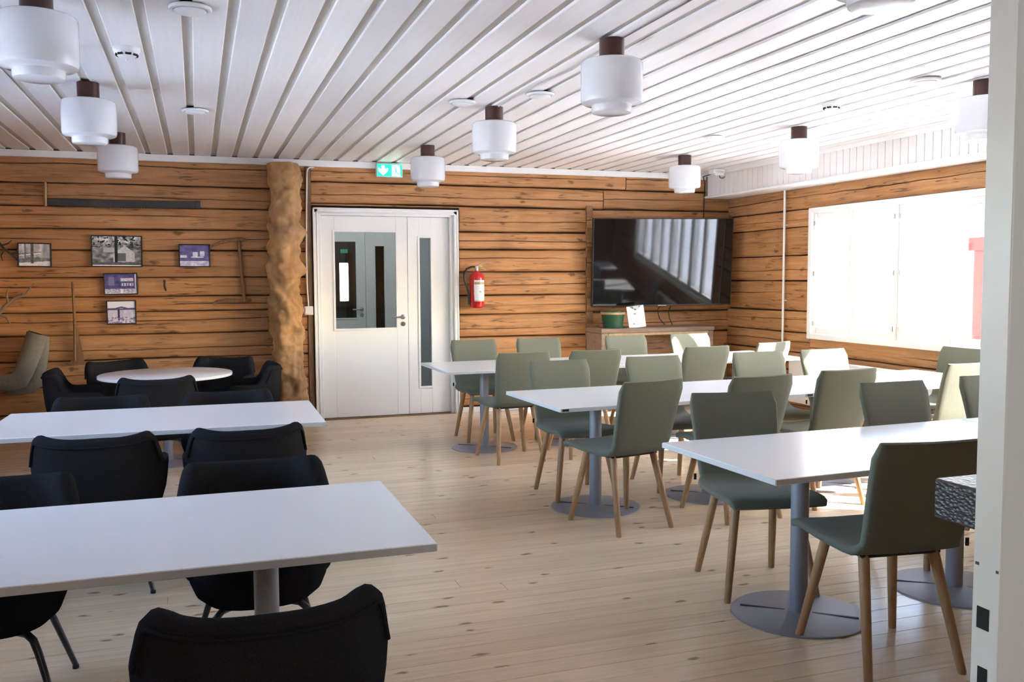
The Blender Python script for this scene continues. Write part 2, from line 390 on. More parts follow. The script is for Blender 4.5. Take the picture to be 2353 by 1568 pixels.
# right of the door and over it
zr = [.06, .225, .515, .815, 1.062, 1.268, 1.52, 1.762, 1.951, 2.22, 2.44, CZ]
for i in range(len(zr)-1):
    a, b = zr[i], zr[i+1]
    if a >= DZ1+.05:
        log_piece('log', 1.115, 4.34 if i % 2 else 4.62, a, b, 40+i, 'x', wback, M['log_x'])
        log_piece('log', 4.35 if i % 2 else 4.63, RX+.05, a, b, 60+i, 'x', wback, M['log_x'])
    elif b > DZ1+.05:
        log_piece('log', 1.115, 2.66, DZ1+.06, b, 40+i, 'x', wback, M['log_x'], cut0=True)
        log_piece('log', 2.665, 4.13, a, b, 41+i, 'x', wback, M['log_x'])
        log_piece('log', 4.14, RX+.05, a, b, 60+i, 'x', wback, M['log_x'])
    else:
        log_piece('log', 2.66, 4.13, a, b, 40+i, 'x', wback, M['log_x'])
        log_piece('log', 4.14, RX+.05, a, b, 60+i, 'x', wback, M['log_x'])
lem = MB().cbox(-.04, .04, -.014, .03, -.062, .062, .006).mesh('log_end', M['log_end'])
for z in (2.19, 1.95, 1.74, 1.51, 1.28, 1.01, .80, .55, .30): link('log_end', lem, wback, (4.17, D, z))
MB().cbox(1.058, 1.112, D-.012, D+.06, 0, 2.585, .004).build('post_plank', M['old_wood'], wback)
# right wall
mb = MB(); ys = [FY-.2]+[v for w in sorted(WIN) for v in w[:2]]+[D+.25]
for i in range(0, len(ys), 2): mb.box(RX+.05, RX+.2, ys[i], ys[i+1], 0, CZ+.02)
for w in WIN: mb.box(RX+.05, RX+.2, w[0], w[1], 0, w[2]); mb.box(RX+.05, RX+.2, w[0], w[1], w[3], CZ+.02)
wright = struct(mb.build('wall_right', M['chink'], None, 0))
zz = [0, .25, .46, .655, .865, 1.09, 1.41, 1.675, 1.97, 2.15, 2.38]
for i in range(len(zz)-1):
    a, b = zz[i], zz[i+1]; segs = [(FY, D-.002, a, b)]
    for w in sorted(WIN):
        out = []
        for (p, q, c, d) in segs:
            if d <= w[2]+.01 or c >= w[3]-.01 or q <= w[0] or p >= w[1]: out.append((p, q, c, d)); continue
            if p < w[0]: out.append((p, w[0]+.02, c, d))
            if q > w[1]: out.append((w[1]-.02, q, c, d))
            if d > w[3]+.03: out.append((max(p, w[0]+.02), min(q, w[1]-.02), w[3]-.01, d))
            if c < w[2]-.03: out.append((max(p, w[0]+.02), min(q, w[1]-.02), c, w[2]+.01))
        segs = out
    for k, (p, q, c, d) in enumerate(segs): log_piece('log', p, q, c, d, 90+i*5+k, 'y', wright, M['log_y'], cut0=(c != a), cut1=(d != b), gap=.0025, bev=.006)
# left wall and front wall (out of frame, timber coloured)
mb = MB(); ys = [FY-.2]+[v for w in sorted(LWIN) for v in w[:2]]+[D+.2]
for i in range(0, len(ys), 2): mb.box(LX-.2, LX, ys[i], ys[i+1], 0, CZ+.02)
for w in LWIN: mb.box(LX-.2, LX, w[0], w[1], 0, w[2]); mb.box(LX-.2, LX, w[0], w[1], w[3], CZ+.02)
struct(mb.build('wall_left', M['log_y'], None, 0))
OX0, OX1, OZ1 = -.42, 1.0, 2.12
struct(MB().box(LX-.2, OX0, FY-.12, FY, 0, CZ+.02).box(OX1+.42, RX+.2, FY-.12, FY, 0, CZ+.02).box(OX0, OX1+.42, FY-.12, FY, OZ1, CZ+.02).build('wall_front', M['log_x'], None, 0))
# trim along the top of the back wall, baseboards
struct(MB().cbox(LX, 5.64, D-.028, D-.001, 2.582, CZ-.001, .003).build('trim_1', M['white'], None))
struct(MB().cbox(2.66, RX-.01, D-.022, D-.001, .001, .062, .003).build('baseboard_back', M['white'], None))

# soffit over the window wall
sof = struct(MB().box(5.652, RX+.01, FY, D-.001, 2.385, CZ-.001).build('trim_2', mat('soffit_backing', (.30,.24,.19), .8), None, 0))
SBW = .0905
sbm = MB().cbox(0, .0125, .0022, SBW-.0022, 2.385, CZ-.001, .003).mesh('soffit_board', M['soffit'], 0)
yb = FY
while yb+SBW < D+.005:
    link('soffit_board', sbm, sof, (5.640, yb, 0)); yb += SBW
MB().cbox(5.628, RX-.002, FY, D-.001, 2.366, 2.3845, .004).build('soffit_base_board', M['white'], sof)
MB().tube([(5.635, FY, 2.376), (5.635, D-.001, 2.376)], .014, 12).build('edge_bead', M['white'], sof)
MB().prism([(0,0),(-.032,0),(-.020,-.014),(-.010,-.024),(0,-.032)], lambda a, b, d: (5.640+a, d, CZ-.0005+b), FY, D-.002).build('cove_bead', M['white'], sof)

# ------------------------------------------------------------------ windows
def window(name, w, side, nsash=4):
    y0, y1, z0, z1 = w; s = 1 if side == 'r' else -1; X = RX if side == 'r' else LX
    bx = lambda mb, xa, xb, ya, yb, za, zb, b=.004: mb.cbox(min(X+s*xa, X+s*xb), max(X+s*xa, X+s*xb), ya, yb, za, zb, b)
    c = .055; mb = MB()
    bx(mb, -.03, .02, y0, y0+c, z0, z1); bx(mb, -.03, .02, y1-c, y1, z0, z1); bx(mb, -.03, .02, y0+c, y1-c, z1-c, z1); bx(mb, -.03, .02, y0+c, y1-c, z0, z0+c)
    root = struct(mb.build(name, M['window_white']))
    mb = MB(); bx(mb, .02, .19, y0+.01, y0+c-.005, z0+.01, z1-.01); bx(mb, .02, .19, y1-c+.005, y1-.01, z0+.01, z1-.01)
    bx(mb, .02, .19, y0+c, y1-c, z1-c, z1-.01); bx(mb, .02, .19, y0+c, y1-c, z0+.01, z0+c)
    mb.build('window_lining', M['window_white'], root)
    ya, yb = y0+c, y1-c; ng = nsash//2; gw = (yb-ya)/ng; half = []
    for g in range(ng):
        half.append((ya+g*gw+(.018 if g else 0), ya+(g+1)*gw-(.018 if g < ng-1 else 0)))
        if g:
            mid = ya+g*gw; mb = MB(); bx(mb, -.012, .10, mid-.018, mid+.018, z0+c, z1-c); mb.build('mullion', M['window_white'], root)
    for (a, b) in half:
        m2 = (a+b)/2
        for (p, q) in ((a, m2), (m2, b)):
            p += .003; q -= .003; f = .05; sash = MB(); za, zb = z0+c+.003, z1-c-.003
            bx(sash, .0, .045, p, p+f, za, zb); bx(sash, .0, .045, q-f, q, za, zb); bx(sash, .0, .045, p+f, q-f, zb-f, zb); bx(sash, .0, .045, p+f, q-f, za, za+f*1.25)
            so = sash.build('sash', M['window_white'], root)
            g = MB(); bx(g, .02, .024, p+f-.005, q-f+.005, za+f, zb-f+.005, .0005); g.build('pane', M['glass'], so, 0)
            if side == 'r':
                hy = p+.012 if (p, q)[0] == a+.003 else q-.012
                for hz in (za+.10, (za+zb)/2, zb-.10):
                    h = MB(); h.cyl((X-.006, hy, hz-.022), (X-.006, hy, hz+.022), .006, None, 8); h.build('hinge', M['chrome'], so)
    return root
for i, w in enumerate(WIN): window('window_%d' % (i+1), w, 'r', 8)
for i, w in enumerate(LWIN): window('window_%d' % (i+2), w, 'l')
for i, w in enumerate(WIN): portal('portal_r%d' % i, (RX+.22, (w[0]+w[1])/2, (w[2]+w[3])/2), (0, R(90), 0), w[3]-w[2], w[1]-w[0])
for i, w in enumerate(LWIN): portal('portal_l%d' % i, (LX-.22, (w[0]+w[1])/2, (w[2]+w[3])/2), (0, R(-90), 0), w[3]-w[2], w[1]-w[0])

# ------------------------------------------------------------------ double door in the back wall, vestibule behind it
def door_set(name, y, gl, dz=0):
    x0, x1, z1 = DX0, DX1, DZ1
    fr = MB().cbox(x0-.02, x0+.045, y-.002, y+.115, 0, z1+.02, .003).cbox(x1-.045, x1+.02, y-.002, y+.115, 0, z1+.02, .003).cbox(x0+.045, x1-.045, y-.002, y+.115, z1-.035, z1+.02, .003)
    root = struct(fr.build(name, M['door_white']))
    split = 2.108; yd = y+.055
    for nm, a, b, ga, gb, gz0, gz1 in (('door_leaf', x0+.047, split-.002, 1.345, 1.985, .935, 1.94), ('side_leaf', split+.002, x1-.047, 2.235, 2.362, .30, 1.885)):
        mb = MB(); za, zb = .012, z1-.037; t = .045
        mb.cbox(a, ga, yd, yd+t, za, zb, .002).cbox(gb, b, yd, yd+t, za, zb, .002).cbox(ga, gb, yd, yd+t, gz1, zb, .002).cbox(ga, gb, yd, yd+t, za, gz0, .002)
        lf = mb.build(nm, M['door_white'], root)
        bd = MB(); w = .018
        for (p, q, c, d) in ((ga-w, ga+.004, gz0-w, gz1+w), (gb-.004, gb+w, gz0-w, gz1+w), (ga, gb, gz1-.004, gz1+w), (ga, gb, gz0-w, gz0+.004)):
            bd.cbox(p, q, yd-.008, yd+.001, c, d, .002)
        bd.build('glazing_bead', M['door_white'], lf)
        MB().box(ga, gb, yd+.018, yd+.023, gz0, gz1).build('pane', gl, lf, 0)
    lf = [c for c in root.children if c.name.startswith('door_leaf')][0]
    h = MB().lathe([(.026,0),(.026,.008),(.012,.011),(.012,.045)], 20)
    hv = [(split-.055+a, yd-b_, 1.05+c) for a, c, b_ in h.v]; h.v = hv
    h.tube([(split-.055, yd-.045, 1.05), (split-.08, yd-.048, 1.05), (split-.185, yd-.048, 1.047)], [.010,.0095,.009], 10)
    h.build('door_handle', M['chrome'], lf)
    k = MB().lathe([(.024,0),(.024,.009),(.008,.010),(.008,.013)], 20); k.v = [(split-.055+a, yd-b_, .975+c) for a, c, b_ in k.v]
    k.build('lock_rose', M['chrome'], lf)
    return root
d1 = door_set('door_1', D, M['door_glass'])
cs = MB()
def casing(mb, x0, x1, z1, y):
    for (o, i, t) in ((.052, .0, .016), (.052, .034, .024), (.016, .004, .021)):
        mb.cbox(x0-o, x0-i, y-t, y+.004, 0, z1+o, .004).cbox(x1+i, x1+o, y-t, y+.004, 0, z1+o, .004).cbox(x0-o, x1+o, y-t, y+.004, z1+i, z1+o, .004)
    return mb
casing(cs, DX0+.012, DX1-.012, DZ1-.012, D-.012).build('casing', M['white'], d1)
MB().box(DX0, DX1, D-.02, D+.2, -.004, .006).build('threshold', M['old_wood'], d1, 0)
VY = D+2.58
struct(MB().box(DX0-.5, DX0-.35, D+.22, VY+.1, 0, CZ+.02).build('wall_vestibule_left', M['grey_wall'], None, 0))
struct(MB().box(DX1+.35, DX1+.5, D+.22, VY+.1, 0, CZ+.02).build('wall_vestibule_right', M['grey_wall'], None, 0))
struct(MB().box(DX0-.5, DX0-.02, VY, VY+.1, 0, CZ+.02).box(DX1+.02, DX1+.5, VY, VY+.1, 0, CZ+.02).box(DX0-.02, DX1+.02, VY, VY+.1, DZ1+.02, CZ+.02).build('wall_vestibule_back', M['grey_wall'], None, 0))
d2 = door_set('door_2', VY-.03, M['door_glass'])
# corridor beyond the second door, with its own small window
struct(MB().box(DX0-.7, DX0-.55, VY+.1, D+5.1, 0, CZ).box(DX1+.45, DX1+.6, VY+.1, D+5.1, 0, CZ).build('wall_corridor', M['old_wood'], None, 0))
cx0, cx1 = 2.12, 2.26
struct(MB().box(DX0-.7, cx0, D+5.0, D+5.1, 0, CZ).box(cx1, DX1+.6, D+5.0, D+5.1, 0, CZ).box(cx0, cx1, D+5.0, D+5.1, 0, 1.1).box(cx0, cx1, D+5.0, D+5.1, 1.70, CZ).build('wall_corridor_back', M['old_wood'], None, 0))
tag(MB().cbox(2.12, 2.23, D+4.86, D+4.89, 1.85, 1.91, .002).build('exit_sign', emit('far_exit_green', (.10,.40,.28,1), .15)), 'tiny green exit sign glimpsed through both door panes', 'sign')
vl = thing('vestibule_fill', 'added round fill lamp brightening the vestibule behind the white double door', 'lamp', (1.95, D+1.0, CZ+.02))  # invented fill lamp, added to lift the dim vestibule behind the glass
MB().lathe([(.0,-.07),(.08,-.06),(.12,-.02),(.12,0)], 24).build('fill_shade', emit('vestibule_fill_glow', (1,.97,.92,1), .8), vl)
pl = bpy.data.lights.new('vestibule_fill_light', 'POINT'); pl.energy = 6.5; pl.shadow_soft_size = .1; pl.color = (.93,.97,1)
plo = bpy.data.objects.new('vestibule_fill_light', pl); COL.objects.link(plo); plo.location = (1.95, D+1.0, CZ-.15)

# ------------------------------------------------------------------ hall on the camera's side, jamb leaf at the right
struct(MB().box(-1.6, 2.4, -3.0, FY-.12, -.2, 0).build('floor_hall', M['plank'], None, 0))
struct(MB().box(-1.6, 2.4, -3.0, FY-.12, 2.5, 2.6).build('ceiling_hall', M['hall'], None, 0))
struct(MB().box(-1.7, -1.6, -3.0, FY-.12, 0, 2.6).build('wall_hall_left', M['hall'], None, 0))
struct(MB().box(2.4, 2.5, -3.0, FY-.12, 0, 2.6).build('wall_hall_right', M['hall'], None, 0))
struct(MB().box(-1.7, 2.5, -3.1, -3.0, 0, 2.6).build('wall_hall_back', M['hall'], None, 0))
hl = thing('hall_fill', 'added unseen fill lamp behind the camera, lighting the door jamb', 'lamp', (.4, -1.0, 2.5))  # invented out-of-view fill lamp, added to brighten the jamb at the right
MB().lathe([(.0,-.09),(.12,-.075),(.17,-.02),(.17,0)], 24).build('fill_shade', emit('hall_fill_glow', (1,.98,.95,1), 1), hl)
al = bpy.data.lights.new('hall_fill_light', 'POINT'); al.energy = 7; al.shadow_soft_size = .17; al.color = (.96,.98,1)
alo = bpy.data.objects.new('hall_fill_light', al); COL.objects.link(alo); alo.location = (.4, -1.0, 2.3)
d3 = struct(MB().cbox(OX1, OX1+.42, .913, .960, .005, OZ1-.005, .002).build('door_3', M['door_white']))
pm = mat('worn_paint_chip', (.10,.09,.08), .8)
MB().box(OX1-.0008, OX1+.002, .930, .950, .978, 1.008).build('strike_hole', M['dark_gap'], d3, 0)
MB().box(OX1-.0008, OX1+.002, .930, .946, .89, .925).build('strike_hole', M['dark_gap'], d3, 0)
MB().box(OX1-.0006, OX1+.002, .949, .955, 1.0645, 1.0685).build('paint_chip', pm, d3, 0); MB().box(OX1-.0006, OX1+.002, .917, .921, 1.0615, 1.0655).build('paint_chip', pm, d3, 0)

# ------------------------------------------------------------------ tables
T = .711
def make_table(label, loc, rz, L, DP, posts, group, tagx=None, refl_rot=0.0):
    t = thing('pedestal_table', label, 'table', loc, rz, group)      # origin at the left front corner on the floor
    MB().cbox(0, L, 0, DP, T-.0245, T, .0025).build('tabletop', M['laminate'], t)
    eb = MB().box(.002, L-.002, -.0008, .0015, T-.0225, T-.0025).box(-.0008, .0015, .002, DP-.002, T-.0225, T-.0025).box(L-.0015, L+.0008, .002, DP-.002, T-.0225, T-.0025).box(.002, L-.002, DP-.0015, DP+.0008, T-.0225, T-.0025)
    eb.build('edge_band', M['laminate_edge'], t, 0)
    for px in posts:
        pedestal(t, (px, DP/2, 0), refl_rot)
    if tagx is not None: MB().box(tagx, tagx+.042, -.002, .001, T-.019, T-.006).build('brand_tag', M['black'], t, 0)
    return t
ped_post = MB().lathe([(.038,.016),(.038,T-.05)], 28).mesh('post', M['grey_metal'])
ped_plate = MB().box(-.12,.12,-.12,.12,T-.05,T-.0246).mesh('mounting_plate', M['dark_metal'], 0)
ped_base = MB().lathe([(0.0,.017),(.045,.017),(.06,.0135),(.275,.0085),(.283,.006),(.284,.0005),(0,.0005)], 56).mesh('base_plate', M['grey_metal'])
ped_reflection = MB().box(-.245,.245,-.006,.006,.006,.0142).mesh('base_reflection', M['dark_metal'], 0)  # dark strip standing in for the tabletop edge's reflection on the base plate
def pedestal(t, loc, refl_rot):
    link('post', ped_post, t, loc); link('mounting_plate', ped_plate, t, loc)
    b = link('base_plate', ped_base, t, loc); link('base_reflection', ped_reflection, b, (0,0,0), (0,0,refl_rot))
GR = 'white pedestal tables beside the green chairs'; GL = 'white pedestal tables among the dark armchairs'
rot1, rot2 = R(2.0), R(2.2)
def at_rot(x, y, rz, L): return (x+math.cos(rz)*L, y+math.sin(rz)*L, 0)
make_table('white table nearest the camera on the right, dark green chair in front of it', (1.998, 2.825, 0), rot1, 1.765, .82, (.44, 1.325), GR, None, R(-41))
p = at_rot(1.998, 2.825, rot1, 1.768)
make_table('white table at the right edge, cut off by the white door leaf', p, rot1, 1.765, .82, (.44, 1.325), GR, None, R(-41))
make_table('white table in the middle green row, at its aisle end, black tag on the corner', (1.942, 4.80, 0), rot2, 1.715, .87, (.44, 1.275), GR, .012, R(-40))
p = at_rot(1.942, 4.80, rot2, 1.718)
make_table('sunlit white table of the middle green row beside the radiator', p, rot2, 1.76, .87, (.44, 1.32), GR, .012, R(-40))
make_table('white table of the farthest green row, at its aisle end beside the double door', (1.866, 6.998, 0), R(.6), 1.70, .87, (.445, 1.255), GR, None, R(-40))
p = at_rot(1.866, 6.998, R(.6), 1.703)
make_table('white table of the farthest green row below the television', p, R(.6), 1.70, .87, (.445, 1.255), GR, None, R(-40))
make_table('large white table in the left foreground with a dark armchair tucked on each side', (-1.02, 2.468, 0), 0, 1.643, .848, (.41, 1.20), GL, None, R(10))
make_table('white table on the left, second from the camera, in front of the round table', (-1.02, 4.83, 0), R(-.9), 1.640, .885, (.41, 1.20), GL, None, R(10))
rtab = thing('round_table', 'round white pedestal table by the log wall, ringed by dark armchairs', 'table', (-.25, 7.74, 0))
MB().lathe([(0,T-.0245),(.502,T-.0245),(.505,T-.022),(.505,T-.0025),(.502,T),(0,T)], 72).build('tabletop', M['laminate'], rtab)
pedestal(rtab, (0,0,0), 0)
MB().box(.155,.197,-.4845,-.4795,T-.018,T-.006).build('brand_tag', M['black'], rtab, 0)

# ------------------------------------------------------------------ green upholstered chairs
def profile():
    # centre line of the seat/back shell in the (y, z) plane, chair facing +y
    pts = [(.292,.438),(.280,.452),(.255,.459),(.19,.459),(.10,.452),(.0,.446),(-.07,.446),(-.12,.450),(-.155,.462),(-.178,.485),(-.192,.515),(-.207,.57),(-.228,.65),(-.252,.74),(-.276,.82),(-.296,.878)]
    return pts
def shell(i0, i1, close0, close1):
    pts = profile(); mb = MB(); th = .017; W0 = .222
    sub = pts[i0:i1+1]; rows = []
    for k in range(i0, i1+1):
        y, z = pts[k]; a = pts[max(k-1,0)]; b = pts[min(k+1, len(pts)-1)]
        t = Vector((b[0]-a[0], b[1]-a[1])).normalized(); n = Vector((-t.y, t.x))       # n points to the sitter's side for this ordering
        if n.y < 0 and abs(n.y) > abs(n.x): n = -n
        elif abs(n.x) >= abs(n.y) and n.x < 0: n = -n
        s = k/(len(pts)-1)
        w = .226 if z < .47 and y > .05 else (.218 if z < .47 else .200+.027*min(1, (z-.46)/.40))
        if k == len(pts)-1: w -= .018
        if k == 0: w -= .012
        if k == 1: w -= .003
        dish = .010 if z > .48 else .006
        e = th*(.45 if k in (0, len(pts)-1) else 1)
        ring = []
        for u in (-1, -.96, -.8, -.45, 0, .45, .8, .96, 1):
            f = e*(.55 if abs(u) == 1 else (.92 if abs(u) > .95 else 1)); d = dish*(u*u)*1.0
            ring.append((u*w, y+n.x*(f+d), z+n.y*(f+d)))
        for u in (1, .96, .8, .45, 0, -.45, -.8, -.96, -1):
            f = e*(.55 if abs(u) == 1 else (.92 if abs(u) > .95 else 1)); d = dish*(u*u)
            ring.append((u*w, y+n.x*(d-f), z+n.y*(d-f)))
        rows.append(ring)
    n = len(rows[0]); vs = [v for r_ in rows for v in r_]; fs = []
    for i in range(len(rows)-1):
        for k in range(n): fs.append((i*n+k, i*n+(k+1)%n, (i+1)*n+(k+1)%n, (i+1)*n+k))
    if close0: fs.append(tuple(range(n)))
    if close1: fs.append(tuple(range((len(rows)-1)*n, len(rows)*n)))
    mb.v = vs; mb.f = fs; return mb
def make_green(label):
    t = thing('upholstered_chair', label, 'chair', group='green chairs with wooden legs')
    shell(0, 9, True, False).build('seat', M['green'], t, 60)
    shell(9, 15, False, True).build('backrest', M['green'], t, 60)
    for sx in (-1, 1):
        for sy, (fx, fy) in ((1, (.212, .225)), (-1, (.192, -.222))):
            tx, ty = sx*.145, (.145 if sy > 0 else -.105)
            MB().tube([(tx, ty, .432), (tx+(sx*fx-tx)*.35, ty+(fy-ty)*.35, .432*.65), (sx*fx, fy, .004), (sx*fx, fy, 0)], [.0205,.0195,.0155,.0145], 14).build('leg', M['oak'], t)
    MB().cbox(-.165,.165,-.125,.165,.424,.4385,.004).build('under_frame', M['black'], t)
    MB().box(.214,.226,-.196,-.190,.468,.498).build('fabric_tag', M['black'], t, 0)
    return t
GC = 'green chairs with wooden legs'
greens = [
 ((2.455,2.79), -7, 'dark green chair nearest the camera, its back turned, beside the dark hammered counter'),
 ((2.46,3.65), 169, 'green chair facing the camera across the near right table, at the aisle end'),
 ((3.575,3.73), 180, 'green chair facing the camera across the near right table, farther from the aisle'),
 ((4.33,3.80), 180, 'green chair facing the camera, cut off by the white door leaf at the right edge'),
 ((2.345,4.83), 12, 'green chair with its back turned at the aisle end of the middle row'),
 ((3.09,4.82), 4, 'green chair with its back turned, second from the aisle in the middle row'),
 ((3.79,4.92), 2, 'green chair with its back turned, third from the aisle in the middle row'),
 ((4.80,4.97), 4, 'green chair with sunlit turned back, middle row, next to the door leaf'),
 ((2.37,5.61), 180, 'green chair facing the camera at the aisle end of the middle row'),
 ((3.13,5.66), 180, 'green chair facing the camera, second from the aisle in the middle row'),
 ((4.04,5.70), 178, 'green chair facing the camera, third from the aisle in the middle row'),
 ((4.68,5.73), 182, 'brightly sunlit green chair facing the camera in front of the window corner'),
 ((5.47,5.66), 92, 'green chair at the head of the middle row, its back to the window'),
 ((2.365,6.91), 3, 'green chair with its back turned at the aisle end of the farthest row'),
 ((2.985,6.90), 0, 'green chair with its back turned, second from the aisle in the farthest row'),
 ((3.98,6.90), 3, 'green chair with its back turned, third from the aisle in the farthest row'),
 ((4.70,7.08), 16, 'turned green chair, half sunlit, in front of the white pipe'),
 ((2.425,7.86), 181, 'green chair against the door casing, farthest row, facing the camera'),
 ((3.065,7.86), 180, 'green chair facing the camera in front of the bright logs below the fire extinguisher side'),
 ((3.985,7.86), 180, 'green chair facing the camera in front of the left end of the wooden bench'),
 ((4.705,7.87), 180, 'white sunlit green chair facing the camera in front of the wooden bench'),
]
ch0 = make_green(greens[0][2]); ch0.location = (*greens[0][0], 0); ch0.rotation_euler = (0,0,R(greens[0][1]))
for (x, y), a, lb in greens[1:]: dup(ch0, (x, y, 0), R(a), lb)

# ------------------------------------------------------------------ dark felt armchairs
def sup(a, ax, by, n=2.7):
    c, s_ = math.cos(a), math.sin(a)
    return ax*math.copysign(abs(s_)**(2/n), s_), -by*math.copysign(abs(c)**(2/n), c)
def sstep(x): x = max(0, min(1, x)); return x*x*(3-2*x)
def make_arm(label):
    t = thing('tub_armchair', label, 'armchair', group='dark felt armchairs')
    NU = 49; AM = R(128); rows = []
    for i in range(NU):
        th = -AM+2*AM*i/(NU-1); a = abs(th)
        zr = .740+.018*min(1, (a/R(50))**2) if a < R(50) else .758
        zr = zr+(.605-zr)*sstep((a-R(52))/R(32)); zr -= .05*sstep((a-R(108))/R(20))
        back = 1-sstep((a-R(50))/R(40)); ring = []
        thick = .044+.012*back
        def pt(sc, z, off=0):
            x, y = sup(th, .294*sc, .270*sc); l = math.hypot(x, y)
            return (x*(1-off/l), y*(1-off/l)-.012, z)
        for (sc, fz) in ((.80, .0), (.90, .12), (.955, .35), (.985, .6), (1.0, .82), (1.005, .93)):
            ring.append(pt(sc, .37+(zr-.37)*fz))
        ring.append(pt(1.0, zr-.010)); ring.append(pt(1.0, zr, thick*.3)); ring.append(pt(1.0, zr, thick*.62)); ring.append(pt(.997, zr-.012, thick))
        for (sc, fz) in ((.985, .72), (.96, .45), (.92, .15), (.86, .0)): ring.append(pt(sc, .40+(zr-.40)*fz, thick+.004))
        rows.append(ring)
    n = len(rows[0]); mb = MB(); mb.v = [v for r_ in rows for v in r_]
    for i in range(NU-1):
        for k in range(n): mb.f.append((i*n+k, i*n+(k+1)%n, (i+1)*n+(k+1)%n, (i+1)*n+k))
    mb.f.append(tuple(range(n))); mb.f.append(tuple(range((NU-1)*n, NU*n)))
    bk = mb.build('backrest', M['navy'], t, 70)
    # seam piping over the back of the head roll
    pp = []
    for i in range(41):
        th = R(-66)+R(132)*i/40; a = abs(th); zz_ = .740+.018*min(1, (a/R(50))**2) if a < R(50) else .758
        zz_ = zz_+(.605-zz_)*sstep((a-R(52))/R(32)); x, y = sup(th, .299, .275); pp.append((x, y-.012, zz_-.034-.05*sstep((a-R(50))/R(14))))
    MB().tube(pp, .0055, 8).build('piping', M['navy'], bk)
    NB = 40; sb = MB()
    def bowl(u, v):
        a = 2*PI*u; sc, z = ((0.001,.268),(.45,.272),(.66,.287),(.79,.32),(.86,.37),(.875,.405))[int(round(v*5))]
        x, y = sup(a, .286*sc, .270*sc, 2.5); return (x, y+.005, z)
    sb.grid(NB, 6, bowl, True); sb.build('seat_base', M['navy'], t, 70)
    st = MB()
    def cush(u, v):
        a = 2*PI*u; sc, z = ((.86,.385),(.90,.40),(.90,.435),(.86,.455),(.7,.464),(.35,.462),(.001,.460))[int(round(v*6))]
        x, y = sup(a, .273*sc, .272*sc, 2.9); return (x, y+.030, z)
    st.grid(NB, 7, cush, True); st.build('seat', M['navy'], t, 70)
    for sx in (-1, 1):
        for sy in (-1, 1):
            f = (sx*.235, sy*.225)
            lg = MB().tube([(sx*.07, sy*.07, .278), (sx*.135, sy*.130, .278), (sx*.158, sy*.152, .262), (sx*.175, sy*.168, .22), (f[0], f[1], .012)], [.013,.013,.013,.0125,.010], 12).build('leg', M['dark_metal'], t)
            MB().cyl((f[0], f[1], 0), (f[0], f[1], .013), .012, .012, 12).build('glide', M['black'], lg)
    return t
arms = [
 ((.125,2.235), 0, 'dark armchair in the left foreground with its back to the camera'),
 ((.19,3.475), 180, 'dark armchair facing the camera behind the large foreground table, right one'),
 ((-.705,3.475), 180, 'dark armchair at the left image edge behind the large foreground table'),
 ((-.45,4.725), -4, 'dark armchair with its back turned at the second left table, left one'),
 ((.205,4.72), 3, 'dark armchair with its back turned at the second left table, aisle side'),
 ((-.565,5.835), 180, 'dark armchair on the far side of the second left table, left one'),
 ((.17,5.835), 180, 'dark armchair on the far side of the second left table, aisle side'),
 ((-1.27,5.2), -90, 'dark armchair at the left head of the second left table, mostly out of frame'),
 ((-.30,7.245), 2, 'dark armchair at the round table with its back to the camera'),
 ((-.60,8.50), 210, 'dark armchair behind the round table on its left, by the wooden pole'),
 ((.16,8.52), 160, 'dark armchair behind the round table on its right'),
 ((.37,7.88), 88, 'dark armchair at the right of the round table beside the gnarled trunk'),
 ((-.87,7.86), -84, 'blue-lit armchair at the left of the round table under the felt boots'),
]
ar0 = make_arm(arms[0][2]); ar0.location = (*arms[0][0], 0); ar0.rotation_euler = (0,0,R(arms[0][1]))
for (x, y), a, lb in arms[1:]: dup(ar0, (x, y, 0), R(a), lb)

# ------------------------------------------------------------------ ceiling lamps
def make_lamp(label):
    t = thing('ceiling_lamp', label, 'lamp', group='opal glass drum lamps')
    MB().lathe([(.0,-.001),(.063,-.001),(.063,-.112),(.0,-.112)], 36).build('mounting_tube', M['brown'], t)
    MB().lathe([(.05,-.106),(.138,-.107),(.149,-.112),(.155,-.122),(.156,-.20),(.155,-.30),(.150,-.315),(.138,-.322),(.108,-.325),(.101,-.330),(.1005,-.355),(.097,-.364),(.088,-.367),(.0,-.367)], 48).build('glass_shade', M['opal'], t, 35)
    return t
LGs = [(-.59,4.25,'front lamp of the left row, cut by the top left corner'), (-.59,6.15,'middle lamp of the left row, over the dark armchairs'), (-.58,8.16,'farthest lamp of the left row, in front of the two-man saw'),
 (2.0,4.25,'large lamp of the centre row, nearest one seen whole'), (2.0,6.17,'second lamp of the centre row, right of the exit sign'), (2.0,8.12,'farthest of the centre row, next to the exit sign'),
 (2.0,2.33,'nearest of the centre row, only its bottom showing'),
 (4.57,8.03,'farthest of the right row, above the television'), (4.59,6.25,'middle lamp of the right row, in front of the whitewashed soffit'), (4.59,4.43,'lamp of the right row cut off by the white door leaf')]
lp = make_lamp('glass drum lamp, '+LGs[0][2]); lp.location = (LGs[0][0], LGs[0][1], CZ)
for x, y, lb in LGs[1:]: dup(lp, (x, y, CZ), 0, 'glass drum lamp, '+lb)
# cable running in the recess between the centre lamps
tag(MB().tube([(2.03, FY+.1, CZ-.004), (2.04, 3.2, CZ-.004), (2.035, 4.2, CZ-.004)], .0035, 6).build('lamp_cable', mat('grey_cable', (.16,.15,.14), .6)), 'thin dark cable on the ceiling leading to the large centre lamp', 'cable')
tag(MB().tube([(2.03, 4.32, CZ-.004), (2.06, 4.9, CZ-.004), (2.02, 5.4, CZ-.004), (2.01, 6.1, CZ-.004)], .005, 6).build('lamp_cable', mat('white_cable', (.5,.49,.47), .6)), 'thin pale cable on the ceiling between the two centre lamps', 'cable')

